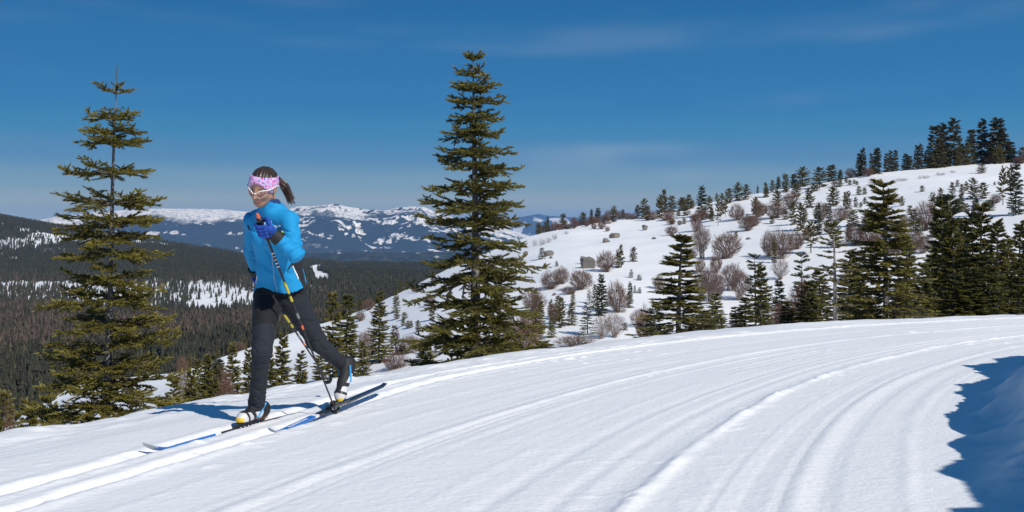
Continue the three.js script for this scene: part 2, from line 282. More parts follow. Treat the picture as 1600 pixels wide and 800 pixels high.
// the two tall firs at the trail's edge: every limb a piece of the crown
function bigFir(name, label, at, H, whorls, prof, r0, seed, opt, sweep) {
  const r = rng(seed), o = { ...FIR, ...opt }, g = thing(name, label, 'fir tree', at);
  part('trunk', trunkGeo(r, H, r0, sweep, [0.17, 0.155, 0.145], 10, 10), BARK, g);
  const topLeaf = new Tri(), topWood = new Tri(), tp = v3(...sweep(H * 0.985));
  for (let k = 0; k < 6; k++) shoot(topLeaf, r, v3(...sweep(H - o.leader * (1 - k / 6))), v3(0.02, 1, 0).normalize(), o.leader / 5, 0.026, 12, 0.004, o.leaf.map((c) => c * 1.1));
  tube([tp, tp.clone().add(v3(0, H * 0.015, 0))], [0.006, 0.003], 4, topWood, o.limb);
  const crown = part('crown', mergeGeometries([topLeaf.geo(), topWood.geo()]), LEAF, g);
  for (const [h, extra] of whorls) {
    const f = 1 - h / H, L0 = prof(f), nb = f < 0.09 ? 4 : o.perWhorl + (r() < 0.5 ? 1 : 0), a0 = r() * 6.28;
    const one = (hh, L, a, e) => { const leaf = new Tri(), wood = new Tri(), s = sweep(hh); firLimb(r, o, L, a, e, hh, [s[0], s[2]], leaf, wood); part('branch', mergeGeometries([leaf.geo(), wood.geo()]), LEAF, crown); };
    for (let k = 0; k < nb; k++) one(h + (r() - 0.5) * 0.05, L0 * (0.72 + 0.42 * r()), a0 + (k + (r() - 0.5) * 0.5) / nb * 6.283, o.el(f) + (r() - 0.5) * 0.30);
    for (let k = 0; k < extra; k++) one(h - 0.05 - r() * 0.13, L0 * (0.3 + 0.35 * r()), r() * 6.28, o.el(f) + (r() - 0.5) * 0.3);
  }
  return g;
}
const groundAt = (x, d) => terrain(x, d);
{ // left fir
  const d = 10.4, x = U(161) * d, y = groundAt(x, d) - 0.05, top = V(104) * d, H = top - y, s = d / F;
  const sweep = (h) => [0.145 * (h / H) ** 1.2, h, 0.02 * Math.sin(h * 2)];
  const rows = [146, 185, 208, 227, 270, 316, 345, 367, 394, 437, 468, 506, 537, 568, 596, 624, 652, 680, 712, 745].map((py) => [H - (py - 104) * s, 0]);
  const prof = (f) => piece([[0, 0.02], [0.065, 0.17], [0.13, 0.25], [0.2, 0.40], [0.3, 0.49], [0.42, 0.53], [0.55, 0.62], [0.7, 0.72], [0.85, 0.80], [1, 0.80]], f);
  rows.forEach((w, i) => { w[1] = i < 7 ? 0 : i < 11 ? 1 : 2; });
  bigFir('fir_tree', 'sparse tall fir with evenly spaced branch tiers at the left trail edge, beside the skier', [x, y, -d], H, rows.filter((w) => w[0] > 0.06), prof, 0.055, 11, { perWhorl: 7, leader: 0.24, el: (f) => piece([[0, 0.5], [0.1, 0.25], [0.3, 0.08], [0.6, 0.02], [1, -0.10]], f), droop: 0.30, lift: 0.75 }, sweep);
}
{ // middle fir
  const d = 15.6, x = U(739) * d, y = groundAt(x, d) - 0.05, top = V(80) * d, H = top - y, s = d / F;
  const sweep = (h) => [0.02 + 0.02 * Math.sin(h * 0.9), h, 0.02 * Math.sin(h)];
  const rows = []; for (let py = 96, k = 0; py < 640; k++) { rows.push([H - (py - 80) * s, k < 2 ? 1 : k < 6 ? 3 : 4]); py += 18 + Math.min(10, k * 0.9) + 6 * h2(k, 3, 77); }
  const prof = (f) => piece([[0, 0.03], [0.03, 0.10], [0.08, 0.29], [0.2, 0.42], [0.35, 0.62], [0.5, 0.80], [0.65, 0.98], [0.8, 1.12], [1, 1.2]], f);
  bigFir('fir_tree', 'tall full fir rising above the horizon at the middle of the far trail edge', [x, y, -d], H, rows.filter((w) => w[0] > 0.1), prof, 0.095, 23, { perWhorl: 8, leader: 0.2, sl: 0.092, step: 0.11, needle: 0.046, nw: 0.0078, nn: 17, lat: 0.36, el: (f) => piece([[0, 0.6], [0.1, 0.32], [0.3, 0.12], [0.6, 0.0], [1, -0.12]], f), leaf: [0.128, 0.114, 0.022], droop: 0.34, lift: 0.66 }, sweep);
}

// conifer patterns for the trees farther off, one metre high
function coniferKit(seed, o) {
  const r = rng(seed), leaf = new Tri(), wood = new Tri(), H = 1, lean = o.lean ?? 0.02, la = r() * 6.28;
  const ax = (h) => [Math.cos(la) * lean * h * h, h, Math.sin(la) * lean * h * h];
  tube([v3(0, -0.05, 0), v3(...ax(0.3)), v3(...ax(0.65)), v3(...ax(0.99))], [o.tr * 1.2, o.tr, o.tr * 0.55, 0.0022], 5, wood, o.bark);
  let h = 0.985, k = 0;
  const rowsN = o.rows;
  for (k = 0; k < rowsN; k++) {
    const f = (k + 0.6) / rowsN, hh = 1 - f ** o.pow * (1 - o.base); if (hh < o.base) break;
    const L = o.prof(f) * (1 + 0.3 * (r() - 0.5)), nb = Math.max(3, Math.round(lerp(4, o.nb, Math.min(1, f * 2.2)))), a0 = r() * 6.28;
    for (let b = 0; b < nb; b++) {
      if (r() < o.gap) continue;
      const a = a0 + (b + 0.6 * (r() - 0.5)) / nb * 6.283, Lb = L * (0.6 + 0.6 * r()), e = piece(o.el, f) + (r() - 0.5) * 0.3, y = hh + (r() - 0.5) * o.jit, c = ax(y);
      const dir = v3(Math.cos(a) * Math.cos(e), Math.sin(e), Math.sin(a) * Math.cos(e)), root = v3(c[0], y, c[2]);
      if (o.limbs) tube([root, root.clone().addScaledVector(dir, Lb)], [0.0035, 0.0015], 3, wood, o.bark);
      const n = o.ns, tone = 0.8 + 0.4 * r();
      for (let i = 0; i < n; i++) {
        const q = 0.12 + 0.88 * (i + r()) / n, sideA = (r() - 0.5) * 2, p = root.clone().addScaledVector(dir, Lb * q); p.y -= o.sag * Lb * q * (1 - q) * 2;
        const sd = dir.clone().addScaledVector(v3(-Math.sin(a), 0, Math.cos(a)), sideA * 0.9).addScaledVector(v3(0, 1, 0), (r() - o.upBias) * 0.5).normalize();
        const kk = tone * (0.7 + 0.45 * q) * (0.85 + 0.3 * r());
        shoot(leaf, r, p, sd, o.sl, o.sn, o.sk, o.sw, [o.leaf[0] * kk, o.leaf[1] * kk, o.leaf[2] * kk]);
      }
    }
  }
  return { trunk: wood.geo(), crown: leaf.geo() };
}
const grayBark = [0.15, 0.14, 0.13], brownBark = [0.13, 0.095, 0.07];
const nearFirOpt = { rows: 24, pow: 1.0, base: 0.04, nb: 9, gap: 0.08, jit: 0.05, ns: 12, sl: 0.038, sn: 0.023, sk: 8, sw: 0.0052, sag: 0.12, upBias: 0.42, tr: 0.014, bark: grayBark, limbs: true, leaf: [0.125, 0.108, 0.018], el: [[0, 0.7], [0.2, 0.2], [0.6, 0.0], [1, -0.12]], prof: (f) => 0.02 + 0.19 * f ** 0.8 };
const midFirOpt = { ...nearFirOpt, rows: 19, nb: 8, ns: 7, sk: 6, jit: 0.05, sl: 0.05, sn: 0.030, sw: 0.0085, limbs: false };
const farFirOpt = { ...midFirOpt, rows: 13, nb: 7, ns: 4, sk: 5, sl: 0.07, sn: 0.042, sw: 0.014, jit: 0.07, leaf: [0.072, 0.074, 0.026], prof: (f) => 0.02 + 0.17 * f ** 0.85 };
const pineOpt = { rows: 12, pow: 0.95, base: 0.06, nb: 7, gap: 0.10, jit: 0.13, ns: 8, sl: 0.06, sn: 0.055, sk: 7, sw: 0.013, sag: 0.0, upBias: 0.36, tr: 0.022, bark: brownBark, leaf: [0.118, 0.100, 0.032], el: [[0, 0.8], [0.4, 0.35], [1, -0.05]], prof: (f) => 0.05 + 0.24 * Math.sin(Math.PI * Math.min(1, 0.06 + f * 0.72)) };
const KITS = {
  near_fir: [1, 2, 3].map((k) => coniferKit(100 + k, { ...nearFirOpt, lean: 0.01 * k })),
  open_fir: [1, 2].map((k) => coniferKit(120 + k, { ...nearFirOpt, rows: 22, gap: 0.26, jit: 0.04, ns: 14, base: 0.04, prof: (f) => 0.03 + 0.24 * f ** 1.45 })),
  bare_stem_fir: [1, 2].map((k) => coniferKit(140 + k, { ...nearFirOpt, rows: 12, gap: 0.38, base: 0.16, tr: 0.016, ns: 8, lean: 0.05, bark: [0.26, 0.235, 0.21], prof: (f) => 0.03 + 0.13 * Math.sin(Math.PI * Math.min(1, 0.1 + f * 0.6)) })),
  dense_fir: [1, 2, 3].map((k) => coniferKit(160 + k, { ...nearFirOpt, leaf: [0.105, 0.098, 0.020], prof: (f) => 0.02 + 0.15 * f ** 0.75 })),
  stem_fir: [1, 2].map((k) => coniferKit(180 + k, { ...nearFirOpt, gap: 0.14, tr: 0.015, bark: [0.30, 0.27, 0.24], leaf: [0.110, 0.098, 0.018], prof: (f) => 0.02 + 0.135 * f ** 0.7 })),
  fir: [1, 2, 3].map((k) => coniferKit(200 + k, midFirOpt)),
  dark_fir: [1, 2, 3].map((k) => coniferKit(220 + k, { ...midFirOpt, leaf: [0.044, 0.052, 0.022], prof: (f) => 0.02 + 0.16 * f ** 0.8 })),
  slim_fir: [1, 2].map((k) => coniferKit(240 + k, { ...midFirOpt, leaf: [0.066, 0.070, 0.028], prof: (f) => 0.015 + 0.10 * f ** 0.8 })),
  pale_fir: [1, 2].map((k) => coniferKit(250 + k, { ...midFirOpt, rows: 12, gap: 0.25, leaf: [0.11, 0.115, 0.062], prof: (f) => 0.02 + 0.15 * f ** 0.8 })),
  small_fir: [1, 2, 3].map((k) => coniferKit(260 + k, farFirOpt)),
  ridge_fir: [1, 2, 3, 4].map((k) => coniferKit(280 + k, { ...farFirOpt, rows: 19, ns: 7, jit: 0.09, leaf: k % 2 ? [0.042, 0.045, 0.024] : [0.070, 0.062, 0.026], prof: (f) => 0.03 + 0.15 * f ** 0.7 })),
  ridge_pine: [1, 2, 3].map((k) => coniferKit(300 + k, { ...pineOpt, leaf: [0.080, 0.072, 0.026], prof: (f) => 0.04 + 0.18 * Math.sin(Math.PI * Math.min(1, 0.06 + f * 0.74)) })),
  pine: [1, 2, 3, 4].map((k) => coniferKit(320 + k, pineOpt)),
  trunk_pine: [1, 2].map((k) => coniferKit(340 + k, { ...pineOpt, base: 0.32, rows: 9 })),
  dead_fir: [1, 2].map((k) => coniferKit(360 + k, { ...midFirOpt, leaf: [0.105, 0.070, 0.050], prof: (f) => 0.02 + 0.19 * f ** 0.8 })),
};
for (const k in KITS) for (const kit of KITS[k]) { // the width of the crown at its broad foot, stray tips left out
  const a = kit.crown.attributes.position, q = []; for (let i = 0; i < a.count; i += 3) q.push(Math.hypot(a.getX(i), a.getZ(i))); q.sort((x, y) => x - y); kit.width = 2 * q[Math.floor(q.length * 0.965)] * 0.9;
}
const NAME = { near_fir: 'fir_tree', open_fir: 'fir_tree', bare_stem_fir: 'fir_tree', dense_fir: 'fir_tree', stem_fir: 'fir_tree', fir: 'fir_tree', dark_fir: 'fir_tree', slim_fir: 'fir_tree', pale_fir: 'fir_tree', small_fir: 'fir_tree', ridge_fir: 'fir_tree', ridge_pine: 'pine_tree', pine: 'pine_tree', trunk_pine: 'pine_tree', dead_fir: 'fir_tree' };
let treeNo = 0; const treeFirst = {};
function placeTree(kind, label, x, y, d, h, w, group) {
  const kits = KITS[kind], i = treeNo % kits.length, kit = kits[i], key = kind + i; let g;
  const name = NAME[kind], cat = name === 'fir_tree' ? 'fir tree' : 'pine tree';
  if (!treeFirst[key]) { g = treeFirst[key] = thing(name, label, cat, [x, y, -d], group); part('trunk', kit.trunk, BARK, g); part('crown', kit.crown, LEAF, g); }
  else { g = treeFirst[key].clone(); g.name = numbered(name); tag(g, label, cat, group); g.position.set(x, y, -d); scene.add(g); }
  const sx = w ? w / kit.width : h * (0.9 + 0.25 * h2(treeNo, 5)); g.scale.set(sx, h, sx); g.rotation.y = h2(treeNo, 9) * 6.28; treeNo++;
  return g;
}
// bare deciduous bushes: a fan of stems with fine twigs, one metre high
function bushKit(seed, o) { // a rounded crown one metre wide and high, stems fanning up into it
  const r = rng(seed), stems = new Tri(), twigs = new Tri(), c0 = v3(0, o.mid, 0);
  const tone = (c) => { const k = 0.65 + 0.7 * r(); return c.map((v) => v * k); };
  const inside = (bias) => { for (;;) { const p = v3(r() * 2 - 1, r() * 2 - 1, r() * 2 - 1), l = p.length(); if (l > 1 || l < bias * r()) continue; const k = 1 + 0.26 * vn(p.x * 2.6 + seed, p.y * 2.6 + p.z * 2.2, seed); return v3(p.x * 0.5 * k, o.mid + p.y * (1 - o.mid) * k, p.z * 0.5 * k); } };
  for (let k = 0; k < o.stems; k++) {
    const a = r() * 6.28, b = o.foot * Math.sqrt(r()), p0 = v3(Math.cos(a) * b, -0.06, Math.sin(a) * b), p2 = inside(0.9); if (p2.y < 0.3) p2.y = 0.3 + 0.4 * r();
    const p1 = p0.clone().lerp(p2, 0.5).add(v3((p0.x - p2.x) * 0.12 + (r() - 0.5) * 0.06, 0.05, (p0.z - p2.z) * 0.12 + (r() - 0.5) * 0.06));
    tube([p0, p1, p2], [o.rad, o.rad * 0.6, o.rad * 0.22], 3, stems, tone(o.stem));
  }
  for (let k = 0; k < o.twigs; k++) {
    const p = inside(0.95), d = p.clone().sub(v3(0, o.mid - 0.42, 0)).normalize().add(v3(r() - 0.5, r() - 0.4, r() - 0.5).multiplyScalar(0.7)).normalize(), L = 0.10 + 0.14 * r(), w = o.rad * 0.44, c = tone(o.twig), [u, q] = frame(d), b = p.clone().addScaledVector(d, -L * 0.7), e = p.clone().addScaledVector(d, L * 0.3);
    for (const m of [u, q]) twigs.add(b.clone().addScaledVector(m, w), e, b.clone().addScaledVector(m, -w), c);
    for (let t = 0; t < 3; t++) { const s = b.clone().lerp(e, 0.2 + 0.7 * r()), sd = d.clone().add(v3(r() - 0.5, r() - 0.4, r() - 0.5).multiplyScalar(1.7)).normalize(), m = r() < 0.5 ? u : q; twigs.add(s.clone().addScaledVector(m, w * 0.7), s.clone().addScaledVector(sd, 0.06 + 0.07 * r()), s.clone().addScaledVector(m, -w * 0.7), c); }
  }
  return { stems: stems.geo(), twigs: twigs.geo(), width: 0.90, height: 0.97 };
}
const bushOpt = { stems: 34, twigs: 1050, mid: 0.50, foot: 0.13, rad: 0.0105, stem: [0.20, 0.15, 0.135], twig: [0.175, 0.106, 0.076] };
const BUSHES = {
  bush: [1, 2, 3, 4].map((k) => bushKit(400 + k, bushOpt)),
  upright_bush: [1, 2, 3].map((k) => bushKit(420 + k, { ...bushOpt, mid: 0.58, twigs: 850, foot: 0.2, stem: [0.27, 0.215, 0.195], twig: [0.185, 0.122, 0.104] })),
  red_bush: [1, 2, 3].map((k) => bushKit(440 + k, { ...bushOpt, twig: [0.165, 0.088, 0.066] })),
  pale_bush: [1, 2].map((k) => bushKit(450 + k, { ...bushOpt, twigs: 560, mid: 0.56, stem: [0.34, 0.28, 0.25], twig: [0.22, 0.155, 0.13] })),
  scrub: [1, 2].map((k) => bushKit(460 + k, { ...bushOpt, stems: 18, twigs: 220, foot: 0.4, twig: [0.16, 0.115, 0.09] })),
};
let bushNo = 0; const bushFirst = {};
function placeBush(kind, label, x, y, d, h, w, group) {
  const kits = BUSHES[kind], i = bushNo % kits.length, kit = kits[i], key = kind + i; let g;
  if (!bushFirst[key]) { g = bushFirst[key] = thing('bare_bush', label, 'bush', [x, y, -d], group); part('stem', kit.stems, BARK, g); part('twig', kit.twigs, BARK, g); }
  else { g = bushFirst[key].clone(); g.name = numbered('bare_bush'); tag(g, label, 'bush', group); g.position.set(x, y, -d); scene.add(g); }
  const sx = w ? w / kit.width : h; g.scale.set(sx, h / kit.height, sx); g.rotation.y = h2(bushNo, 19) * 6.28; bushNo++;
  return g;
}
// boulders: faceted, weathered granite
const granite = M(0.175, 0.16, 0.145, 0.95, { bumpMap: tex(256, 256, (u, v) => { const k = 0.5 + 0.5 * fbm(u * 24, v * 24, 4, 101); return [k, k, k]; }), bumpScale: 0.05 });
function boulder(label, x, y, d, w, h, seed, group) {
  const g = new THREE.IcosahedronGeometry(0.5, 5), p = g.attributes.position, r = rng(seed), planes = [];
  for (let k = 0; k < 11; k++) { const a = r() * 6.28, e = (r() - 0.25) * 2; planes.push([v3(Math.cos(a) * Math.cos(e), Math.sin(e), Math.sin(a) * Math.cos(e)), 0.27 + 0.16 * r()]); }
  for (let i = 0; i < p.count; i++) { const q = v3(p.getX(i), p.getY(i), p.getZ(i)); for (const [n, o] of planes) { const e = q.dot(n) - o; if (e > 0) q.addScaledVector(n, -e); } const k = 1 + 0.05 * fbm(q.x * 7 + seed, q.y * 7 + q.z * 5, 3, seed); p.setXYZ(i, q.x * k * w * 1.12, q.y * k * h * 1.12, q.z * k * w * 0.95); }
  g.computeVertexNormals();
  const m = part(numbered('boulder'), g, granite, scene); m.position.set(x, y, -d); tag(m, label, 'boulder', group); return m;
}

// ---------------------------------------------------------------- what grows on the hill and in the gully
function onHill(px, py) { // where the sight line at that bearing meets the hill
  const u = U(px), v = V(py); let prev = -1;
  for (let d = 48; d < 330; d += 0.5) { const e = terrain(u * d, d) - v * d; if (e >= 0) return [u * d, d]; prev = e; }
  let best = -1e9, bd = 200; for (let d = 90; d < 330; d += 1) { const e = terrain(u * d, d) / d; if (e > best) { best = e; bd = d; } }
  return [u * (bd + 1.5), bd + 1.5];
}
const ORD = ['leftmost', 'second', 'third', 'fourth', 'fifth', 'sixth', 'seventh', 'eighth', 'ninth', 'tenth', 'eleventh', 'twelfth'];
function row(kinds, noun, zone, items) { // items: [px, base, top, width?], all resting on the hill in view
  items.sort((a, b) => a[0] - b[0]);
  items.forEach(([px, base, top, w, kd], i) => {
    const [x, d] = onHill(px, base), y = terrain(x, d), h = Math.max(0.5, (V(top) * d - y)), ks = [].concat(kinds), k = kd ?? ks[i % ks.length];
    const n = items.length, label = n === 1 ? `${noun} ${zone}` : i === 0 ? `leftmost ${noun} ${zone}` : i === n - 1 ? `rightmost ${noun} ${zone}` : `${ORD[i]} ${noun} from left ${zone}`;
    if (label.split(' ').length > 16) console.log('LONG', label);
    const group = n === 1 ? undefined : `${noun.replace(/bush$/, 'bushe')}s ${zone}`;
    if (BUSHES[k]) placeBush(k, label, x, y, d, h, w ? w / F * d : 0, group); else placeTree(k, label, x, y - 0.04 * h, d, h * 1.03, w ? w / F * d : 0, group);
  });
}
function near(kind, label, px, d, top, w, group) { // foot hidden behind the trail edge: stands at distance d
  const x = U(px) * d, y = terrain(x, d) - 0.08, h = V(top) * d - y;
  if (BUSHES[kind]) return placeBush(kind, label, x, y, d, h, w ? w / F * d : 0, group);
  return placeTree(kind, label, x, y, d, h, w ? Math.max(w / F * d, 0.27 * h) : 0, group);
}
// the hill's skyline, left to right
row('pine', 'small dark pine', 'on the skyline right of the middle fir', [[841, 366, 348, 9], [852, 361, 348, 8], [880, 356, 336, 11], [911, 352, 332, 11]]);
row('slim_fir', 'slim fir', 'on the low left part of the hill skyline', [[856, 360, 339, 5], [924, 344, 327, 6], [934, 345, 325, 10], [974, 341, 327, 5]]);
row('red_bush', 'reddish bare bush', 'among small pines on the low left hill skyline', [[868, 358, 346, 12], [897, 357, 340, 12], [887, 358, 349, 14], [925, 351, 338, 14], [951, 345, 329, 15], [968, 342, 329, 12], [846, 363, 352, 9], [917, 354, 345, 10]]);
row('pine', 'round olive pine', 'on the skyline above the grey boulders', [[959, 347, 323, 11], [996, 341, 322, 10], [1007, 342, 313, 13], [1012, 345, 322, 10]]);
row('pine', 'bushy dark pine', 'in the skyline clump left of the spire-topped fir', [[1031, 341, 306, 12], [1038, 332, 299, 12], [1050, 331, 308, 14], [1066, 330, 309, 14], [1076, 326, 306, 13], [1082, 326, 314, 8], [1072, 337, 322, 12]]);
row('bush', 'grey-brown bush', 'in the skyline clump left of the spire-topped fir', [[1020, 344, 330, 18], [1046, 343, 326, 16], [1048, 351, 340, 12], [1067, 321, 309, 14], [1040, 345, 334, 14]]);
row('dark_fir', 'tall dark spire-topped fir', 'standing out on the skyline left of centre of the hill', [[1097, 337, 291, 17]]);
row('pine', 'olive pine', 'on the skyline just right of the tall dark spire-topped fir', [[1109, 326, 307, 10], [1120, 311, 303, 6], [1128, 336, 305, 9], [1139, 318, 295, 13], [1153, 314, 286, 14], [1166, 312, 290, 13], [1196, 308, 287, 7]]);
row('trunk_pine', 'slender leaning pine', 'below the skyline right of the tall dark spire-topped fir', [[1122, 353, 314, 9], [1134, 339, 312, 7], [1112, 345, 327, 8]]);
row('pine', 'small pine', 'on the open snow below the tall dark spire-topped fir', [[1060, 338, 329, 7], [1069, 350, 341, 7], [1184, 297, 291, 4]]);
row(['pine', 'pine', 'ridge_pine'], 'round-topped pine', 'along the skyline between the spire-topped fir and the tall grove', [[1207, 300, 283, 9], [1227, 300, 274, 12], [1240, 290, 273, 10], [1254, 292, 262, 20], [1281, 293, 264, 22], [1299, 283, 259, 16]]);
row('slim_fir', 'pointed little fir', 'on the skyline left of the tall grove', [[1216, 293, 276, 7], [1313, 281, 265, 8]]);
row('pine', 'low olive pine', 'just below the skyline left of the tall grove', [[1198, 309, 293, 8], [1228, 301, 292, 7], [1244, 308, 287, 15], [1273, 299, 286, 12], [1304, 292, 281, 10], [1312, 292, 281, 9], [1322, 286, 276, 6], [1328, 290, 281, 6]]);
row('red_bush', 'round reddish bare bush', 'on the skyline at the left foot of the tall grove', [[1329, 278, 263, 17]]);
row('ridge_fir', 'dark fir', 'in the left, lower half of the skyline grove', [[1342, 276, 240, 10], [1348, 275, 233, 11], [1362, 273, 240, 8], [1370, 272, 231, 13], [1385, 269, 240, 9], [1392, 268, 236, 9], [1399, 267, 235, 9], [1415, 265, 240, 11], [1422, 264, 244, 10], [1433, 263, 228, 10], [1439, 263, 226, 10], [1448, 262, 235, 9]]);
row('ridge_fir', 'tall dark fir', 'in the right, highest half of the skyline grove', [[1463, 259, 197, 25], [1475, 258, 195, 16], [1491, 257, 187, 24], [1502, 258, 225, 14], [1517, 256, 203, 18], [1535, 255, 189, 18], [1549, 255, 215, 14], [1557, 254, 184, 26], [1569, 254, 210, 22], [1580, 253, 222, 16]]);
row('pine', 'pale olive pine', 'in front of the tall skyline grove', [[1465, 261, 233, 16], [1456, 262, 240, 12], [1478, 260, 235, 14], [1511, 258, 224, 12], [1560, 256, 228, 16], [1498, 259, 232, 12], [1597, 254, 232, 14]]);
row('red_bush', 'low reddish bush', 'along the foot of the skyline grove', [[1357, 276, 262, 16], [1545, 256, 246, 14], [1596, 256, 243, 18], [1590, 255, 246, 12]]);
row('scrub', 'low brushy scrub patch', 'in the line across the smooth upper snowfield', [[1367, 289, 281, 20], [1409, 283, 278, 22], [1443, 279, 274, 20], [1470, 274, 269, 18], [1488, 270, 266, 12]]);
row('pine', 'lone sprawling pine', 'on the smooth snow below the skyline grove', [[1533, 271, 257, 13]]);
row('bush', 'tan brush clump', 'along the skyline right of the middle fir', [[861, 361, 352, 11], [874, 358, 349, 13], [905, 353, 344, 13], [931, 349, 338, 13], [944, 347, 336, 14], [980, 343, 332, 13], [989, 343, 334, 11]]);
row('bush', 'tan bush', 'tucked between trees on the right of the hill', [[1178, 354, 336, 22], [1262, 374, 356, 20], [1372, 392, 365, 28], [1395, 400, 374, 28], [1413, 354, 336, 16], [1463, 372, 352, 22]]);
row('pine', 'little pine', 'scattered over the middle right snow', [[1150, 372, 362, 6], [1206, 350, 336, 8], [1258, 342, 328, 8], [1290, 330, 318, 8], [1362, 330, 316, 8], [1376, 345, 328, 10], [1409, 322, 308, 9], [1422, 336, 322, 9], [1441, 300, 290, 7]]);
// middle slope, right
row('pine', 'small pine', 'dotted over the upper snow right of the big roadside fir', [[1470, 308, 294, 8], [1488, 304, 286, 10], [1496, 292, 282, 6], [1503, 305, 288, 8], [1510, 298, 284, 7], [1554, 290, 284, 4]]);
row('pine', 'bushy olive pine', 'side by side on the upper right snow', [[1520, 310, 281, 15], [1536, 311, 286, 15]]);
row(['pine', 'slim_fir'], 'mid-sized pine', 'in the row behind the dark roadside firs', [[1458, 333, 302, 11], [1475, 331, 310, 9], [1486, 336, 307, 12], [1502, 331, 303, 11], [1511, 331, 318, 8], [1524, 329, 308, 11], [1538, 331, 317, 9], [1546, 329, 312, 14]]);
row('trunk_pine', 'tall airy pine', 'at the right end of the hill beside a dense dark fir', [[1567, 321, 266, 15], [1579, 312, 262, 12]]);
row('dark_fir', 'dense dark fir', 'against open snow near the right end of the hill', [[1587, 336, 255, 21]]);
row('red_bush', 'pinkish bare bush', 'beside the airy pine near the right end of the hill', [[1556, 318, 303, 16]]);
row('red_bush', 'big round reddish bush', 'on the snow right of the big roadside fir', [[1447, 361, 316, 36]]);
row('fir', 'dark fir', 'beside the big round reddish bush', [[1427, 361, 327, 17], [1436, 368, 341, 12]]);
row('bush', 'wide brown bare bush', 'behind the big roadside fir', [[1404, 374, 344, 26], [1427, 392, 362, 34], [1443, 396, 368, 26]]);
row('pine', 'small pine', 'scattered on the snow left of the big roadside fir top', [[1335, 288, 281, 5], [1339, 290, 283, 5], [1342, 305, 292, 8], [1351, 304, 293, 7], [1337, 323, 308, 6], [1345, 324, 316, 5], [1351, 319, 309, 7], [1325, 327, 301, 11], [1320, 322, 302, 7]]);
row('pine', 'full round pine', 'in the middle of the upper hill', [[1265, 325, 296, 15], [1302, 322, 293, 18]]);
row('dark_fir', 'narrow dark tree', 'under a round pine in the middle of the hill', [[1296, 347, 317, 9], [1278, 367, 318, 12], [1326, 378, 344, 10]]);
row('bush', 'wide low brown bush', 'beside the full round pines mid-hill', [[1283, 345, 318, 22], [1316, 344, 324, 30], [1296, 366, 345, 18]]);
row('pine', 'leafy pine', 'in the gap between bushes left of the round pines', [[1239, 352, 318, 12], [1251, 360, 321, 17], [1228, 343, 328, 10], [1214, 322, 297, 13]]);
row('bush', 'brown bare bush', 'with a pine behind, high on the middle slope', [[1213, 341, 314, 34], [1236, 326, 300, 26], [1184, 340, 314, 18]]);
row('bush', 'large twiggy bush', 'in the row of three at mid-hill', [[1201, 401, 362, 24], [1222, 405, 359, 34], [1245, 390, 362, 24]]);
row('pale_bush', 'round twiggy bush', 'alone on open snow below the row of three bushes', [[1219, 437, 404, 26]]);
row('pine', 'slim little pine', 'in front of the row of three twiggy bushes', [[1210, 411, 378, 9]]);
row('trunk_pine', 'airy pine with bare trunk', 'right of the row of three twiggy bushes', [[1267, 396, 349, 20]]);
row('pine', 'olive pine', 'among brown bushes left of the big roadside fir', [[1306, 388, 348, 18], [1334, 354, 330, 16], [1355, 352, 327, 15]]);
row('red_bush', 'broad brown bush', 'between pines left of the big roadside fir', [[1336, 384, 350, 28], [1358, 384, 346, 30]]);
// middle slope, centre
row('bush', 'wide bare bush', 'with shadow, on the upper slope right of centre', [[1152, 344, 320, 24], [1168, 361, 334, 26], [1192, 337, 318, 16]]);
row('pine', 'dark olive pine', 'rising out of a bush on the upper slope', [[1180, 335, 309, 13]]);
row('red_bush', 'reddish bush', 'at the foot of the tall dark spire-topped fir', [[1085, 345, 334, 14], [1098, 344, 328, 18], [1088, 362, 333, 16], [1108, 342, 334, 12]]);
row('pine', 'short pine', 'at the foot of the tall dark spire-topped fir', [[1112, 346, 326, 9]]);
row('bush', 'small bare bush', 'alone on snow left of the tall upright bush', [[1049, 368, 353, 19], [1051, 351, 341, 9], [1062, 352, 344, 8]]);
row('upright_bush', 'tall upright twiggy bush', 'above the roadside fir with the thin top', [[1096, 404, 353, 28]]);
row('bush', 'broad dome-shaped bare bush', 'on open snow in the middle of the hill', [[1135, 404, 364, 46]]);
row('bush', 'small brown bush', 'below the tall upright bush', [[1119, 426, 398, 20], [1094, 426, 404, 16], [1080, 404, 388, 18]]);
row('upright_bush', 'tall stand of twiggy stems', 'behind the thin-topped roadside fir', [[1096, 470, 424, 26], [1110, 472, 417, 32], [1122, 470, 430, 24]]);
row('upright_bush', 'big fan-shaped bare bush', 'in the middle of the lower slope', [[1143, 455, 412, 34], [1157, 469, 424, 34]]);
row('bush', 'little bare bush', 'left of the roadside fir with the thin top', [[1029, 452, 431, 20]]);
// boulder country
function rock(label, px, base, top, w, seed, group) { const [x, d] = onHill(px, base), y = terrain(x, d), h = V(top) * d - y, ww = w / F * d; return boulder(label, x, y + h * 0.30, d, ww, h * 1.15, seed, group); }
rock('largest grey boulder, a squared block alone on the snow left of a bush', 921, 419, 394, 25, 5);
rock('dark split boulder leaning against the left side of the largest boulder', 911, 412, 397, 9, 6);
rock('long brown boulder below the skyline, right one of a touching pair', 960, 372, 361, 17, 7);
rock('flat brown boulder below the skyline, left one of a touching pair', 947, 379, 370, 13, 8);
rock('rounded boulder with a small dark fir in front, right of the middle fir', 857, 400, 388, 15, 9);
rock('small pointed grey boulder on the snow under the skyline pine clump', 1008, 360, 348, 10, 10);
rock('low rock poking from snow right of the middle fir, upper one', 822, 399, 392, 9, 12);
rock('low dark rock beside the right branches of the middle fir', 815, 416, 407, 14, 13);
rock('tiny dark rock below the rounded boulder', 861, 404, 399, 5, 14);
rock('dark flat rock on open snow right of the dome-shaped bush', 1170, 374, 370, 9, 15);
rock('small dark rock on open snow under the skyline pines', 1022, 374, 370, 7, 16);
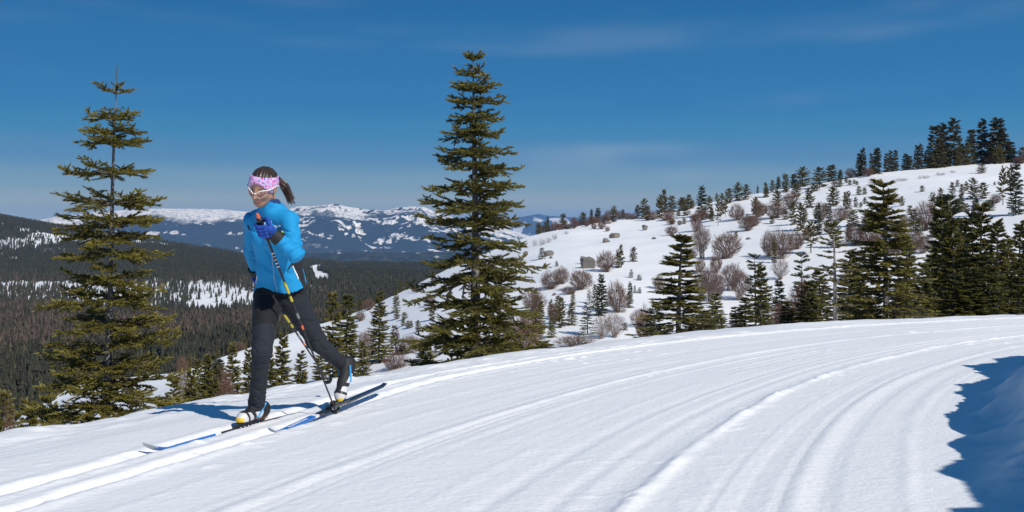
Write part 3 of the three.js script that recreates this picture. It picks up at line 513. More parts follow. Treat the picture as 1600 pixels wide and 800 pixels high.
rock('tiny dark rock on the lower snow left of the scattered firs', 866, 462, 457, 6, 17);
rock('low rock with bushes on the skyline above the long brown boulder', 950, 350, 344, 12, 19);
row('small_fir', 'small dark fir', 'in front of the rounded boulder right of the middle fir', [[847, 405, 387, 11]]);
row('small_fir', 'tiny fir', 'on the snow left of the largest boulder', [[870, 417, 408, 5]]);
row('scrub', 'thin brushy patch', 'on the slope below the low left skyline', [[836, 384, 375, 9], [847, 383, 373, 13], [857, 379, 371, 10], [867, 374, 366, 10], [885, 366, 361, 8]]);
row('bush', 'brown bare bush', 'just under the skyline left of the brown boulders', [[940, 358, 345, 13], [928, 358, 349, 9], [949, 362, 354, 8]]);
row('red_bush', 'large rounded reddish bush', 'touching two pines right of the largest boulder', [[947, 425, 393, 31]]);
row('pine', 'dark pine', 'against the large rounded reddish bush', [[965, 419, 391, 8], [970, 418, 385, 10]]);
row('pine', 'lone pine', 'with a short shadow right of the large rounded bush', [[990, 409, 388, 11]]);
row('small_fir', 'little fir', 'on open snow in the centre of the hill', [[986, 434, 421, 7], [999, 438, 429, 7], [992, 458, 446, 5], [999, 459, 449, 7]]);
row('bush', 'wide pinkish bush', 'in the slanting pair below the largest boulder', [[861, 452, 424, 34], [878, 444, 417, 22], [908, 453, 421, 38], [890, 460, 448, 22]]);
row('slim_fir', 'slim fir', 'at the right edge of the broad twiggy bush', [[984, 481, 441, 9]]);
row('bush', 'broad twiggy bush', 'between the dense dark fir and the slim fir', [[964, 488, 441, 36]]);
row('dark_fir', 'dense dark fir', 'at the left edge of the broad twiggy bush', [[940, 493, 430, 19]]);
row(['pale_fir', 'small_fir'], 'pale fir', 'just left of the dense dark fir', [[930, 482, 444, 13], [921, 474, 452, 9]]);
row(['fir', 'pine', 'fir'], 'mid-sized fir', 'in the lower clump right of the middle fir', [[861, 496, 469, 9], [877, 512, 466, 14], [871, 500, 462, 14], [893, 509, 473, 17], [895, 478, 455, 9], [845, 522, 470, 14], [862, 528, 496, 14]]);
row('bush', 'dense brown bush', 'behind the right branches of the middle fir', [[834, 488, 452, 36], [826, 528, 490, 40], [866, 506, 474, 22]]);
row('fir', 'fir in a brown bush', 'behind the right branches of the middle fir', [[838, 486, 451, 14]]);
row('pale_fir', 'thin open fir', 'in front of a snow gap, left of two bare bushes', [[918, 524, 473, 22]]);
row('pale_bush', 'bare bush with pale stems', 'low on the slope near the trail edge', [[940, 530, 494, 26], [961, 528, 490, 32], [997, 512, 484, 26]]);
row('small_fir', 'very small fir', 'beside the bare bushes with pale stems', [[977, 516, 504, 7]]);
// the lower left slope of the hill
row('fir', 'lone dark fir', 'with a blue shadow on the open left slope of the hill', [[619, 488, 453, 12]]);
row('pine', 'little olive fir', 'scattered on the snow below the lone dark fir', [[620, 499, 487, 9], [632, 499, 488, 9], [630, 510, 499, 7], [637, 513, 502, 8], [642, 513, 502, 7], [653, 519, 501, 8]]);
row('bush', 'thin bare bush', 'on the open snow left of the middle fir', [[646, 456, 446, 7], [653, 457, 449, 10], [672, 477, 462, 16], [678, 528, 518, 18], [576, 485, 467, 20], [563, 502, 487, 16]]);
row('pine', 'pale young pine', 'on the hill shoulder left of the middle fir', [[677, 439, 423, 9], [563, 486, 467, 9], [625, 450, 440, 7], [675, 500, 474, 10]]);
row('pine', 'tiny olive pine', 'on the snow crest between skier and left fir', [[296, 564, 554, 8], [340, 557, 543, 8], [382, 540, 530, 8]]);
row('bush', 'small bare bush', 'along the snow crest between skier and left fir', [[284, 571, 558, 18], [362, 552, 541, 13], [375, 543, 533, 14], [420, 540, 524, 16]]);
// gully and trail-side trees whose feet hide behind the trail edge
near('open_fir', 'thin-topped roadside fir left of the snow gap, widest near its foot', 1060, 30, 368, 108);
near('dense_fir', 'dark fir touching the right side of the thin-topped roadside fir', 1117, 38, 460, 30);
near('small_fir', 'low fir at the left edge of the snow gap', 1131, 40, 496, 20);
near('small_fir', 'small fir at the left foot of the thin-topped roadside fir', 1022, 36, 472, 24);
near('dense_fir', 'squat fir in front of the thin-topped roadside fir, at its right foot', 1096, 32, 486, 44);
near('bush', 'bare bush at the left foot of the thin-topped roadside fir', 1008, 48, 480, 30);
near('slim_fir', 'thin pointed fir at the right edge of the snow gap', 1150, 42, 480, 22);
near('dense_fir', 'rounded dark fir just right of the snow gap', 1164, 40, 466, 32);
near('stem_fir', 'tall narrow fir right of the snow gap', 1188, 44, 418, 30);
near('pale_fir', 'pale see-through fir behind the tall narrow fir', 1181, 58, 397, 20);
near('pale_fir', 'spindly leafless young tree in snow right of the tall narrow fir', 1200, 50, 446, 10);
near('dark_fir', 'small pointed fir on snow right of the tall narrow fir', 1218, 52, 438, 17);
near('pale_fir', 'pale grey-green pine over a pinkish thicket left of the leaning fir', 1252, 55, 394, 28);
near('red_bush', 'pinkish thicket under the pale grey-green pine', 1256, 50, 440, 50);
near('red_bush', 'low reddish thicket between the tall narrow fir and the leaning fir', 1222, 46, 476, 36);
near('dense_fir', 'bushy fir at the bottom edge, left of the pinkish thicket', 1232, 38, 472, 34);
near('dense_fir', 'bushy green fir below the pinkish thicket', 1262, 38, 440, 42);
near('near_fir', 'short-topped fir immediately left of the leaning fir', 1282, 40, 420, 44);
near('bare_stem_fir', 'leaning fir with few limbs and a bare pale trunk', 1305, 33, 349, 62);
near('dense_fir', 'olive fir just right of the leaning bare-trunked fir', 1326, 38, 396, 48);
near('dark_fir', 'blackish fir between the olive fir and the big roadside fir', 1342, 44, 402, 40);
near('near_fir', 'low spreading fir at the left foot of the big roadside fir', 1350, 36, 450, 50);
near('near_fir', 'big broad roadside fir, tallest of the trees at the trail bend', 1385, 34, 287, 112);
near('dense_fir', 'pointed fir just right of the big broad roadside fir', 1418, 42, 370, 36);
near('near_fir', 'low olive fir at the right foot of the big broad roadside fir', 1412, 38, 440, 40);
near('dense_fir', 'low dark fir in the gap left of the dark roadside row', 1441, 42, 412, 36);
near('dense_fir', 'broad low fir in the shade at the left end of the dark row', 1460, 44, 396, 46);
near('stem_fir', 'tall thin dark fir at the left end of the dark roadside row', 1475, 46, 318, 34);
near('slim_fir', 'dark fir top peeking behind the left end of the dark roadside row', 1485, 60, 308, 26);
near('stem_fir', 'fir with a long pale trunk in the left half of the dark roadside row', 1491, 42, 340, 42);
near('dense_fir', 'shadowy fir right of the long pale trunk', 1508, 46, 348, 44);
near('dark_fir', 'dark fir with a thin pointed top in the middle of the dark row', 1521, 52, 330, 34);
near('stem_fir', 'tallest fir in the middle of the dark roadside row', 1531, 43, 322, 50);
near('dense_fir', 'low fir in the middle foreground of the dark roadside row', 1518, 38, 420, 56);
near('dense_fir', 'low fir under the white-trunked fir in the dark row', 1546, 38, 400, 46);
near('stem_fir', 'fir with a white trunk in the right half of the dark roadside row', 1558, 41, 346, 42);
near('near_fir', 'olive fir right of the white-trunked fir', 1574, 42, 372, 40);
near('stem_fir', 'pointed fir at the right edge of the photo', 1592, 44, 348, 38);
near('dense_fir', 'low fir at the right edge in front of the pointed fir', 1590, 38, 410, 50);
near('dense_fir', 'dark fir beyond the right edge of the dark row', 1618, 42, 352, 50);
near('dense_fir', 'filler fir low between the pale trunks of the dark row', 1490, 38, 430, 52);
// between the skier and the middle fir
near('open_fir', 'left one of two firs grown together right of the skier\'s hip', 521, 27, 458, 50);
near('dense_fir', 'right one of two firs grown together right of the skier\'s hip', 541, 28, 464, 40);
near('near_fir', 'narrow dark fir standing alone between skier and middle fir', 592, 30, 458, 36);
near('near_fir', 'low olive fir left of the narrow dark fir', 568, 26, 533, 24);
near('dead_fir', 'rusty brown dying fir right of the narrow dark fir', 618, 36, 510, 22);
near('dead_fir', 'small rusty brown fir right of the taller dying fir', 630, 34, 540, 24);
near('upright_bush', 'pale bare thicket between dying fir and middle fir', 641, 38, 524, 34);
near('bush', 'bare bush behind the low olive fir', 572, 40, 516, 26);
near('red_bush', 'brown bush at the foot of the dying firs', 618, 28, 552, 36);
near('near_fir', 'bushy olive fir at the lower left of the middle fir', 668, 22, 540, 50);
near('bush', 'low brown bush at the right foot of the middle fir', 900, 24, 524, 60);
near('red_bush', 'reddish brown bush behind the middle fir\'s lower right limbs', 812, 30, 500, 56);
near('fir', 'olive fir among brush at the right of the middle fir', 838, 36, 486, 22);
near('near_fir', 'low sprawling fir at the trail edge right of the middle fir', 850, 18, 536, 60);
// behind the skier's legs and left
near('near_fir', 'pointed olive fir seen between the skier\'s legs', 439, 24, 522, 32);
near('near_fir', 'low wide fir between the skier\'s legs, right of the pointed one', 470, 22, 552, 34);
near('near_fir', 'low fir touching the skier\'s front knee', 424, 23, 556, 22);
near('near_fir', 'small fir just behind the skier\'s raised heel', 500, 24, 556, 30);
near('near_fir', 'olive fir left of the skier\'s front leg', 364, 26, 540, 30);
near('near_fir', 'fir half hidden by the skier\'s front knee', 388, 27, 548, 24);
near('red_bush', 'rusty bare bush left of the skier\'s front leg', 351, 22, 584, 36);
near('slim_fir', 'thinnest pointed fir left of the skier\'s legs', 328, 30, 556, 9);
near('slim_fir', 'thin pointed fir nearest the rusty bush', 340, 30, 560, 10);
near('slim_fir', 'very small thin fir right above the rusty bush', 347, 31, 568, 8);
near('near_fir', 'tallest fir of the clump right of the left fir', 321, 27, 555, 26);
near('fir', 'brown-topped fir in the clump right of the left fir', 309, 28, 562, 20);
near('near_fir', 'broad olive fir in the clump right of the left fir', 300, 22, 580, 40);
near('near_fir', 'low fir at the trail edge in the clump right of the left fir', 330, 20, 592, 40);
near('bush', 'bare bush at the left end of the clump right of the left fir', 288, 30, 566, 22);
near('near_fir', 'low fir touching the right limbs of the left fir', 272, 19, 590, 40);
near('near_fir', 'bushy olive fir left of the left fir\'s lowest limbs', 48, 17, 630, 40);
near('fir', 'small dark fir near the left photo edge', 26, 24, 642, 16);
near('fir', 'brown-green fir at the very left photo edge', 5, 30, 612, 24);
near('red_bush', 'rusty bush at the bottom near the left photo edge', 12, 20, 656, 30);
near('fir', 'small fir just left of the left fir', 78, 19, 622, 26);

// ---------------------------------------------------------------- far forest: one mass of trees on the valley floor and ridge
{
  const protos = [0, 1, 2].map((k) => { // a ragged cone of drooping layers on a stem, one metre high
    const r = rng(500 + k), t = new Tri(); tube([v3(0, -0.05, 0), v3(0, 0.95, 0)], [0.016, 0.004], 3, t, [0.55, 0.5, 0.45]);
    const n = 6; for (let i = 0; i < n; i++) { const y1 = 1 - i / n * 0.82, y0 = y1 - 0.26, rad = (0.03 + 0.155 * ((i + 0.8) / n) ** 0.8) * (k === 2 ? 0.7 : 1), m = 5; const a0 = r() * 6; for (let j = 0; j < m; j++) { if (r() < 0.1) continue; const a = a0 + j / m * 6.283, b = a + 1.1, q = rad * (0.7 + 0.6 * r()), kk = 0.75 + 0.5 * r(); t.add(v3(0, y1, 0), v3(Math.cos(b) * q, y0 + 0.05 * r(), Math.sin(b) * q), v3(Math.cos(a) * q, y0 + 0.05 * r(), Math.sin(a) * q), [kk, kk, kk]); } }
    return t.geo();
  });
  const mat = new THREE.MeshStandardMaterial({ vertexColors: true, roughness: 1, side: THREE.DoubleSide });
  const onValley = (px, py) => { const u = U(px), v = V(py); for (let d = 700; d < 3200; d += 10) if (valley(u * d, d) - v * d > 0) return [u * d, d]; return [u * 2500, 2500]; };
  const runA = onValley(487, 420), runB = onValley(508, 441);
  const skiRun = (x, d) => { const ax = runB[0] - runA[0], ad = runB[1] - runA[1], t = cl(((x - runA[0]) * ax + (d - runA[1]) * ad) / (ax * ax + ad * ad)); return Math.abs(x - runA[0] - ax * t) < 14 && t > -0.1 && t < 1; };
  const r = rng(9), lists = [[], [], []], q = new THREE.Matrix4(), e = new THREE.Quaternion(), up = v3(0, 1, 0);
  for (let k = 0; k < 430000; k++) {
    const far = k >= 200000, d = far ? 1750 + 1550 * r() : 330 * Math.exp(r() * Math.log(3500 / 330)), u = -1.10 + r() * (far ? 1.08 : 1.14), x = u * d;
    const dens = d < 900 ? 0.55 : 1; if (r() > dens * (d / 3500) ** 0.25 * 1.4) continue;
    if (r() < patch(x, d) || skiRun(x, d)) continue;
    const hgt = (8 + 7 * r() ** 1.5) * (d < 1000 ? 1 : 0.95), w = hgt * (0.75 + 0.5 * r());
    const y = valley(x, d); e.setFromAxisAngle(up, r() * 6.28); q.compose(v3(x, y, -d), e, v3(w, hgt, w));
    const brown = ss(-0.25, 0.35, fbm(x / 120, d / 200, 3, 66)) * (1 - ss(1000, 2000, d)) * ss(-40, -160, x), v = 0.7 + 0.6 * r(), g = r() < brown * 0.8;
    const c = g ? [0.085, 0.064, 0.048] : [0.040, 0.041, 0.024];
    lists[k % 3].push([q.clone(), c.map((z) => z * v)]);
  }
  const root = new THREE.Group(); root.name = 'far_forest'; root.userData.kind = 'stuff'; root.userData.label = 'dense brown-green conifer forest filling the valley and its long ridge on the left'; root.userData.category = 'forest'; scene.add(root);
  lists.forEach((l, i) => { const m = new THREE.InstancedMesh(protos[i], mat, l.length); m.name = 'tree_mass'; m.userData.kind = 'stuff'; l.forEach(([t, c], j) => { m.setMatrixAt(j, t); m.setColorAt(j, new THREE.Color().setRGB(...c)); }); m.castShadow = m.receiveShadow = true; root.add(m); });
}

// ---------------------------------------------------------------- the skier
const P3 = (px, py, d) => v3(U(px) * d, V(py) * d, -d);          // a point at distance d seen at (px, py)
function vn3(x, y, z, s = 0) { const i = Math.floor(x), j = Math.floor(y), k = Math.floor(z), u = sm(x - i), v = sm(y - j), w = sm(z - k), q = (a, b, c) => h2(i + a + (k + c) * 157, j + b, s); return lerp(lerp(lerp(q(0, 0, 0), q(1, 0, 0), u), lerp(q(0, 1, 0), q(1, 1, 0), u), v), lerp(lerp(q(0, 0, 1), q(1, 0, 1), u), lerp(q(0, 1, 1), q(1, 1, 1), u), v), w) * 2 - 1; }
const cone = (a, b, ra, rb) => { const ab = b.clone().sub(a), l2 = ab.lengthSq(); return (x, y, z) => { const px = x - a.x, py = y - a.y, pz = z - a.z, t = Math.min(1, Math.max(0, (px * ab.x + py * ab.y + pz * ab.z) / l2)); return Math.hypot(px - ab.x * t, py - ab.y * t, pz - ab.z * t) - (ra + (rb - ra) * t); }; };
const ell = (c, ax, r) => (x, y, z) => { const p = v3(x - c.x, y - c.y, z - c.z), q = ax.map((a, i) => p.dot(a) / r[i]), k = Math.hypot(...q), g = Math.hypot(...q.map((v, i) => v / r[i])); return k < 1e-6 ? -Math.min(...r) : k * (k - 1) / g; };
const smin = (a, b, k) => { const h = Math.max(k - Math.abs(a - b), 0) / k; return Math.min(a, b) - h * h * k * 0.25; };
const blend = (list, k) => (x, y, z) => { let d = 1e9; for (const f of list) d = smin(d, f(x, y, z), k); return d; };
function skin(sdf, lo, hi, h) { // surface nets over a box of cells of size h
  const n = [0, 1, 2].map((i) => Math.ceil((hi.getComponent(i) - lo.getComponent(i)) / h) + 1), [nx, ny, nz] = n, F_ = new Float32Array(nx * ny * nz).fill(1), B = 6;
  for (let k0 = 0; k0 < nz; k0 += B) for (let j0 = 0; j0 < ny; j0 += B) for (let i0 = 0; i0 < nx; i0 += B) {
    const c = sdf(lo.x + (i0 + B / 2) * h, lo.y + (j0 + B / 2) * h, lo.z + (k0 + B / 2) * h), far = Math.abs(c) > B * h * 1.15 + 0.02;
    for (let k = k0; k < Math.min(nz, k0 + B); k++) for (let j = j0; j < Math.min(ny, j0 + B); j++) for (let i = i0; i < Math.min(nx, i0 + B); i++) F_[(k * ny + j) * nx + i] = far ? c : sdf(lo.x + i * h, lo.y + j * h, lo.z + k * h);
  }
  const id = new Int32Array(nx * ny * nz).fill(-1), pos = [], idx = [], E = [[0, 1], [2, 3], [4, 5], [6, 7], [0, 2], [1, 3], [4, 6], [5, 7], [0, 4], [1, 5], [2, 6], [3, 7]];
  for (let k = 0; k < nz - 1; k++) for (let j = 0; j < ny - 1; j++) for (let i = 0; i < nx - 1; i++) {
    const o = (k * ny + j) * nx + i, v = [0, 1, 2, 3, 4, 5, 6, 7].map((c) => F_[o + (c & 1) + ((c >> 1) & 1) * nx + (c >> 2) * nx * ny]); let m = 0; for (let c = 0; c < 8; c++) if (v[c] < 0) m++;
    if (m === 0 || m === 8) continue;
    let sx = 0, sy = 0, sz = 0, q = 0;
    for (const [a, b] of E) if ((v[a] < 0) !== (v[b] < 0)) { const t = v[a] / (v[a] - v[b]); sx += lerp(a & 1, b & 1, t); sy += lerp((a >> 1) & 1, (b >> 1) & 1, t); sz += lerp(a >> 2, b >> 2, t); q++; }
    id[o] = pos.length / 3; pos.push(lo.x + (i + sx / q) * h, lo.y + (j + sy / q) * h, lo.z + (k + sz / q) * h);
  }
  const quad = (a, b, c, d, flip) => { if (a < 0 || b < 0 || c < 0 || d < 0) return; flip ? idx.push(a, c, b, a, d, c) : idx.push(a, b, c, a, c, d); };
  for (let k = 1; k < nz - 1; k++) for (let j = 1; j < ny - 1; j++) for (let i = 1; i < nx - 1; i++) {
    const o = (k * ny + j) * nx + i, s = F_[o] < 0, Y = nx, Z = nx * ny;
    if (s !== F_[o + 1] < 0) quad(id[o], id[o - Y], id[o - Y - Z], id[o - Z], s === false ? false : true);
    if (s !== F_[o + Y] < 0) quad(id[o], id[o - Z], id[o - 1 - Z], id[o - 1], s === false ? false : true);
    if (s !== F_[o + Z] < 0) quad(id[o], id[o - 1], id[o - 1 - Y], id[o - Y], s === false ? false : true);
  }
  const nor = new Float32Array(pos.length), e = h * 0.35;
  for (let i = 0; i < pos.length; i += 3) { const [x, y, z] = [pos[i], pos[i + 1], pos[i + 2]]; const g = v3(sdf(x + e, y, z) - sdf(x - e, y, z), sdf(x, y + e, z) - sdf(x, y - e, z), sdf(x, y, z + e) - sdf(x, y, z - e)).normalize(); nor.set([g.x, g.y, g.z], i); }
  const g = new THREE.BufferGeometry(); g.setAttribute('position', new THREE.BufferAttribute(new Float32Array(pos), 3)); g.setAttribute('normal', new THREE.BufferAttribute(nor, 3));
  // wind every face outwards
  const a = v3(0, 0, 0), b = a.clone(), c = a.clone();
  for (let i = 0; i < idx.length; i += 3) { a.fromArray(pos, idx[i] * 3); b.fromArray(pos, idx[i + 1] * 3); c.fromArray(pos, idx[i + 2] * 3); const f = b.sub(a).cross(c.sub(a)); if (f.x * nor[idx[i] * 3] + f.y * nor[idx[i] * 3 + 1] + f.z * nor[idx[i] * 3 + 2] < 0) { const t = idx[i + 1]; idx[i + 1] = idx[i + 2]; idx[i + 2] = t; } }
  g.setIndex(idx); return g;
}
function split(g, key) { // parts of one surface by where their faces lie
  const P = g.attributes.position, I = g.index.array, out = {};
  for (let i = 0; i < I.length; i += 3) { const c = v3(0, 0, 0); for (let q = 0; q < 3; q++) c.add(v3(P.getX(I[i + q]), P.getY(I[i + q]), P.getZ(I[i + q]))); c.multiplyScalar(1 / 3); const n = v3(g.attributes.normal.getX(I[i]), g.attributes.normal.getY(I[i]), g.attributes.normal.getZ(I[i])); (out[key(c, n)] ??= []).push(I[i], I[i + 1], I[i + 2]); }
  for (const k in out) { const h = new THREE.BufferGeometry(); h.setAttribute('position', P); h.setAttribute('normal', g.attributes.normal); if (g.attributes.color) h.setAttribute('color', g.attributes.color); h.setIndex(out[k]); out[k] = h.toNonIndexed(); }
  return out;
}
function tint(g, fn) { const P = g.attributes.position, c = new Float32Array(P.count * 3); for (let i = 0; i < P.count; i++) c.set(fn(v3(P.getX(i), P.getY(i), P.getZ(i))), i * 3); g.setAttribute('color', new THREE.BufferAttribute(c, 3)); return g; }
function rod(a, b, ra, rb = ra, seg = 10) { const g = new THREE.CylinderGeometry(rb, ra, a.distanceTo(b), seg, 1); g.translate(0, a.distanceTo(b) / 2, 0); g.applyQuaternion(new THREE.Quaternion().setFromUnitVectors(v3(0, 1, 0), b.clone().sub(a).normalize())); g.translate(a.x, a.y, a.z); return g; }
const cord = (pts, r, seg = 24, rs = 6) => new THREE.TubeGeometry(new THREE.CatmullRomCurve3(pts), seg, r, rs);
const VC = (rough = 0.7, more = {}) => new THREE.MeshStandardMaterial({ vertexColors: true, roughness: rough, ...more });

// joints, in order hip to toe and shoulder to hand (R and L are her own right and left)
const J = {
  pelvis: P3(440, 460, 6.45), waist: P3(437, 420, 6.38), chest: P3(429, 366, 6.28), neck: P3(426, 330, 6.23), 
  shL: P3(452, 345, 6.17), elL: P3(462, 397, 6.02), wrL: P3(429, 367, 5.97), haL: P3(411, 357, 5.95),
  shR: P3(396, 345, 6.35), elR: P3(393, 395, 6.56), wrR: P3(400, 426, 6.68), haR: P3(408, 438, 6.72),
  hipR: P3(418, 466, 6.43), knR: P3(409, 548, 6.16), anR: P3(400, 636, 6.31),
  hipL: P3(456, 464, 6.43), knL: P3(495, 534, 6.58), anL: P3(536, 571, 6.93),
};
const heelR = v3(-1.548, -1.205, -6.395), ballR = v3(-1.618, -1.200, -6.185);
const heelL = P3(549, 571, 6.96), ballL = P3(533, 617, 6.83);
const headC = P3(411, 291, 6.13);
const hf = v3(-0.29, -0.37, 0.87).normalize(), hu0 = v3(0.12, 1, 0.25), hu = hu0.clone().addScaledVector(hf, -hf.dot(hu0)).normalize(), hl = hu.clone().cross(hf).normalize();
const H = (f, u, l) => headC.clone().addScaledVector(hf, f).addScaledVector(hu, u).addScaledVector(hl, l);
const lat = v3(0.90, 0.02, 0.43).normalize(), tor = J.chest.clone().sub(J.pelvis).normalize(), fro = lat.clone().cross(tor).normalize(); // fro: chest's facing
if (fro.z < 0) fro.negate();
const off = (p, l, f = 0, u = 0) => p.clone().addScaledVector(lat, l).addScaledVector(fro, f).addScaledVector(tor, u);

const HEAD = (g) => { const c = headC.clone().addScaledVector(hu, -0.07); return g.translate(-c.x, -c.y, -c.z).scale(0.93, 0.93, 0.93).translate(c.x, c.y, c.z); };
const woman = thing('person', 'cross-country skier in bright blue jacket and dark trousers striding along the track', 'person', [0, 0, 0]);

// hands: fingers closed round the pole grip
function handBones(h, wrist, tip, toView, s) { // [from, to, r0, r1] bones, fingers stacked along the grip
  const A = tip.clone().sub(h).normalize(), Wd = wrist.clone().sub(h); Wd.addScaledVector(A, -Wd.dot(A)).normalize(); let N = A.clone().cross(Wd); if (N.dot(toView) < 0) N.negate();
  const at = (ang, r, a) => h.clone().addScaledVector(Wd, Math.cos(ang * R) * r).addScaledVector(N, Math.sin(ang * R) * r).addScaledVector(A, a), out = [];
  const lens = [0.95, 1.05, 1, 0.85];
  for (let k = 0; k < 4; k++) {
    const a = (k - 1.5) * 0.0215, c = [[52, 0.043], [100, 0.036], [165 * lens[k] ** 0.2, 0.033], [235 * lens[k] ** 0.3, 0.031], [290 * lens[k] ** 0.3, 0.028]].map(([g, r]) => at(g, r, a + (r - 0.03) * 0.15));
    for (let i = 0; i < 4; i++) out.push([c[i], c[i + 1], s * (0.0122 - 0.0009 * i), s * (0.0118 - 0.0009 * i)]);
    out.push([wrist.clone().lerp(h, 0.25).addScaledVector(A, a * 0.6), c[0], s * 0.018, s * 0.0135]);
  }
  const t = [at(10, 0.052, -0.034), at(-32, 0.042, -0.046), at(-85, 0.032, -0.044), at(-135, 0.030, -0.036)];
  for (let i = 0; i < 3; i++) out.push([t[i], t[i + 1], s * (0.0145 - 0.001 * i), s * (0.0135 - 0.001 * i)]);
  out.push([wrist, at(20, 0.050, 0), s * 0.026, s * 0.027]);
  return out;
}
const tipL = P3(527, 648, 6.69), tipR = P3(516, 599, 7.62);
const bonesL = handBones(J.haL, J.wrL, tipL, v3(0.1, 0.1, 1), 0.92), bonesR = handBones(J.haR, J.wrR, tipR, v3(-1, 0.1, 0.2), 1);

{ // body: one continuous surface, head at a finer grid
  const C = (a, b, ra, rb) => cone(a, b, ra, rb);
  const torso = [C(off(J.pelvis, -0.055), off(J.waist, -0.045), 0.066, 0.060), C(off(J.pelvis, 0.055), off(J.waist, 0.045), 0.066, 0.060), C(off(J.waist, -0.045), off(J.chest, -0.055), 0.060, 0.068), C(off(J.waist, 0.045), off(J.chest, 0.055), 0.060, 0.068), C(J.shR, J.shL, 0.036, 0.036), C(J.neck, H(-0.035, -0.07, 0), 0.052, 0.050)];
  const limbs = [C(J.shL, J.elL, 0.038, 0.033), C(J.elL, J.wrL, 0.032, 0.024), C(J.shR, J.elR, 0.038, 0.033), C(J.elR, J.wrR, 0.032, 0.024), C(J.hipR, J.knR, 0.066, 0.044), C(J.knR, J.anR, 0.042, 0.031), C(J.hipL, J.knL, 0.066, 0.044), C(J.knL, J.anL, 0.042, 0.031), C(J.anR, heelR, 0.034, 0.026), C(heelR, ballR, 0.028, 0.026), C(J.anL, heelL, 0.034, 0.026), C(heelL, ballL, 0.028, 0.026)];
  for (const [b, h] of [[bonesL, J.haL], [bonesR, J.haR]]) { const q = b[b.length - 1]; limbs.push(C(q[0], q[0].clone().lerp(q[1], 0.6), 0.020, 0.017)); }
  const body = skin(blend([...torso, ...limbs], 0.02), v3(-1.95, -1.32, -7.1), v3(-0.95, 0.02, -5.75), 0.012);
  const ax = [hf, hu, hl];
  const face = blend([
    ell(H(-0.012, 0.035, 0), ax, [0.100, 0.086, 0.077]), ell(H(0.022, -0.028, 0), ax, [0.072, 0.078, 0.062]), C(H(0.050, -0.090, -0.008), H(0.050, -0.090, 0.008), 0.026, 0.026), C(H(0.0, -0.055, 0.045), H(0.052, -0.088, 0.012), 0.022, 0.022), C(H(0.0, -0.055, -0.045), H(0.052, -0.088, -0.012), 0.022, 0.022),
    C(H(0.058, -0.022, 0.034), H(0.060, -0.026, 0.038), 0.024, 0.022), C(H(0.058, -0.022, -0.034), H(0.060, -0.026, -0.038), 0.024, 0.022), C(J.neck, H(-0.030, -0.06, 0), 0.050, 0.050),
  ], 0.022);
  const nose = blend([C(H(0.090, 0.006, 0), H(0.112, -0.034, 0), 0.008, 0.0115), C(H(0.098, -0.037, 0.010), H(0.098, -0.037, -0.010), 0.008, 0.008)], 0.012);
  const lips = blend([C(H(0.086, -0.058, 0.018), H(0.094, -0.0545, 0), 0.0045, 0.006), C(H(0.094, -0.0545, 0), H(0.086, -0.058, -0.018), 0.006, 0.0045), C(H(0.085, -0.069, 0.014), H(0.091, -0.0735, 0), 0.005, 0.007), C(H(0.091, -0.0735, 0), H(0.085, -0.069, -0.014), 0.007, 0.005)], 0.006);
  const gap = C(H(0.096, -0.0635, 0.018), H(0.096, -0.0635, -0.018), 0.0055, 0.0055), ears = blend([ell(H(-0.008, -0.005, 0.078), ax, [0.022, 0.032, 0.010]), ell(H(-0.008, -0.005, -0.078), ax, [0.022, 0.032, 0.010])], 0.004);
  const sock = [C(H(0.092, 0.0, 0.032), H(0.092, 0.0, 0.034), 0.017, 0.017), C(H(0.092, 0.0, -0.032), H(0.092, 0.0, -0.034), 0.017, 0.017)], ball = [C(H(0.068, 0.0, 0.032), H(0.068, 0, 0.0321), 0.0135, 0.0135), C(H(0.068, 0, -0.032), H(0.068, 0, -0.0321), 0.0135, 0.0135)];
  const headSdf = (x, y, z) => { let d = smin(face(x, y, z), nose(x, y, z), 0.012); for (const s of sock) d = -smin(-d, s(x, y, z), 0.012); for (const s of ball) d = Math.min(d, s(x, y, z)); d = smin(d, lips(x, y, z), 0.006); d = smin(d, ears(x, y, z), 0.006); return Math.max(d, -gap(x, y, z)); };
  const head = skin(headSdf, headC.clone().addScalar(-0.17), headC.clone().addScalar(0.16), 0.0042);
  const skinTone = [0.43, 0.235, 0.155];
  tint(body, () => skinTone);
  tint(head, (p) => { const q = p.clone().sub(headC), f = q.dot(hf), u = q.dot(hu), l = q.dot(hl); if (f > 0.074 && f < 0.094 && Math.abs(u + 0.0635) < 0.0042 && Math.abs(l) < 0.0145) return [0.50, 0.45, 0.41]; if (f > 0.084 && Math.abs(l) < 0.020 && Math.abs(u + 0.0635) < 0.0145) return [0.34, 0.115, 0.095]; if (f > 0.066 && Math.abs(u) < 0.012 && Math.abs(Math.abs(l) - 0.032) < 0.012) return Math.abs(Math.abs(l) - 0.032) < 0.005 ? [0.03, 0.02, 0.015] : [0.7, 0.66, 0.62]; const w = 0.92 + 0.12 * vn3(p.x * 40, p.y * 40, p.z * 40, 3), c = ss(0.02, 0, Math.hypot(u + 0.03, Math.abs(l) - 0.04)); return [skinTone[0] * w * (1 + 0.06 * c), skinTone[1] * w * (1 - 0.04 * c), skinTone[2] * w]; });
  part('body', mergeGeometries([body, HEAD(head)]), VC(0.5), woman);
  // hair: a smooth dark cap, drawn back into a pony tail
  const cap = ell(H(-0.016, 0.036, 0), ax, [0.106, 0.093, 0.083]), bun = ell(H(-0.108, 0.028, 0.0), ax, [0.030, 0.030, 0.030]);
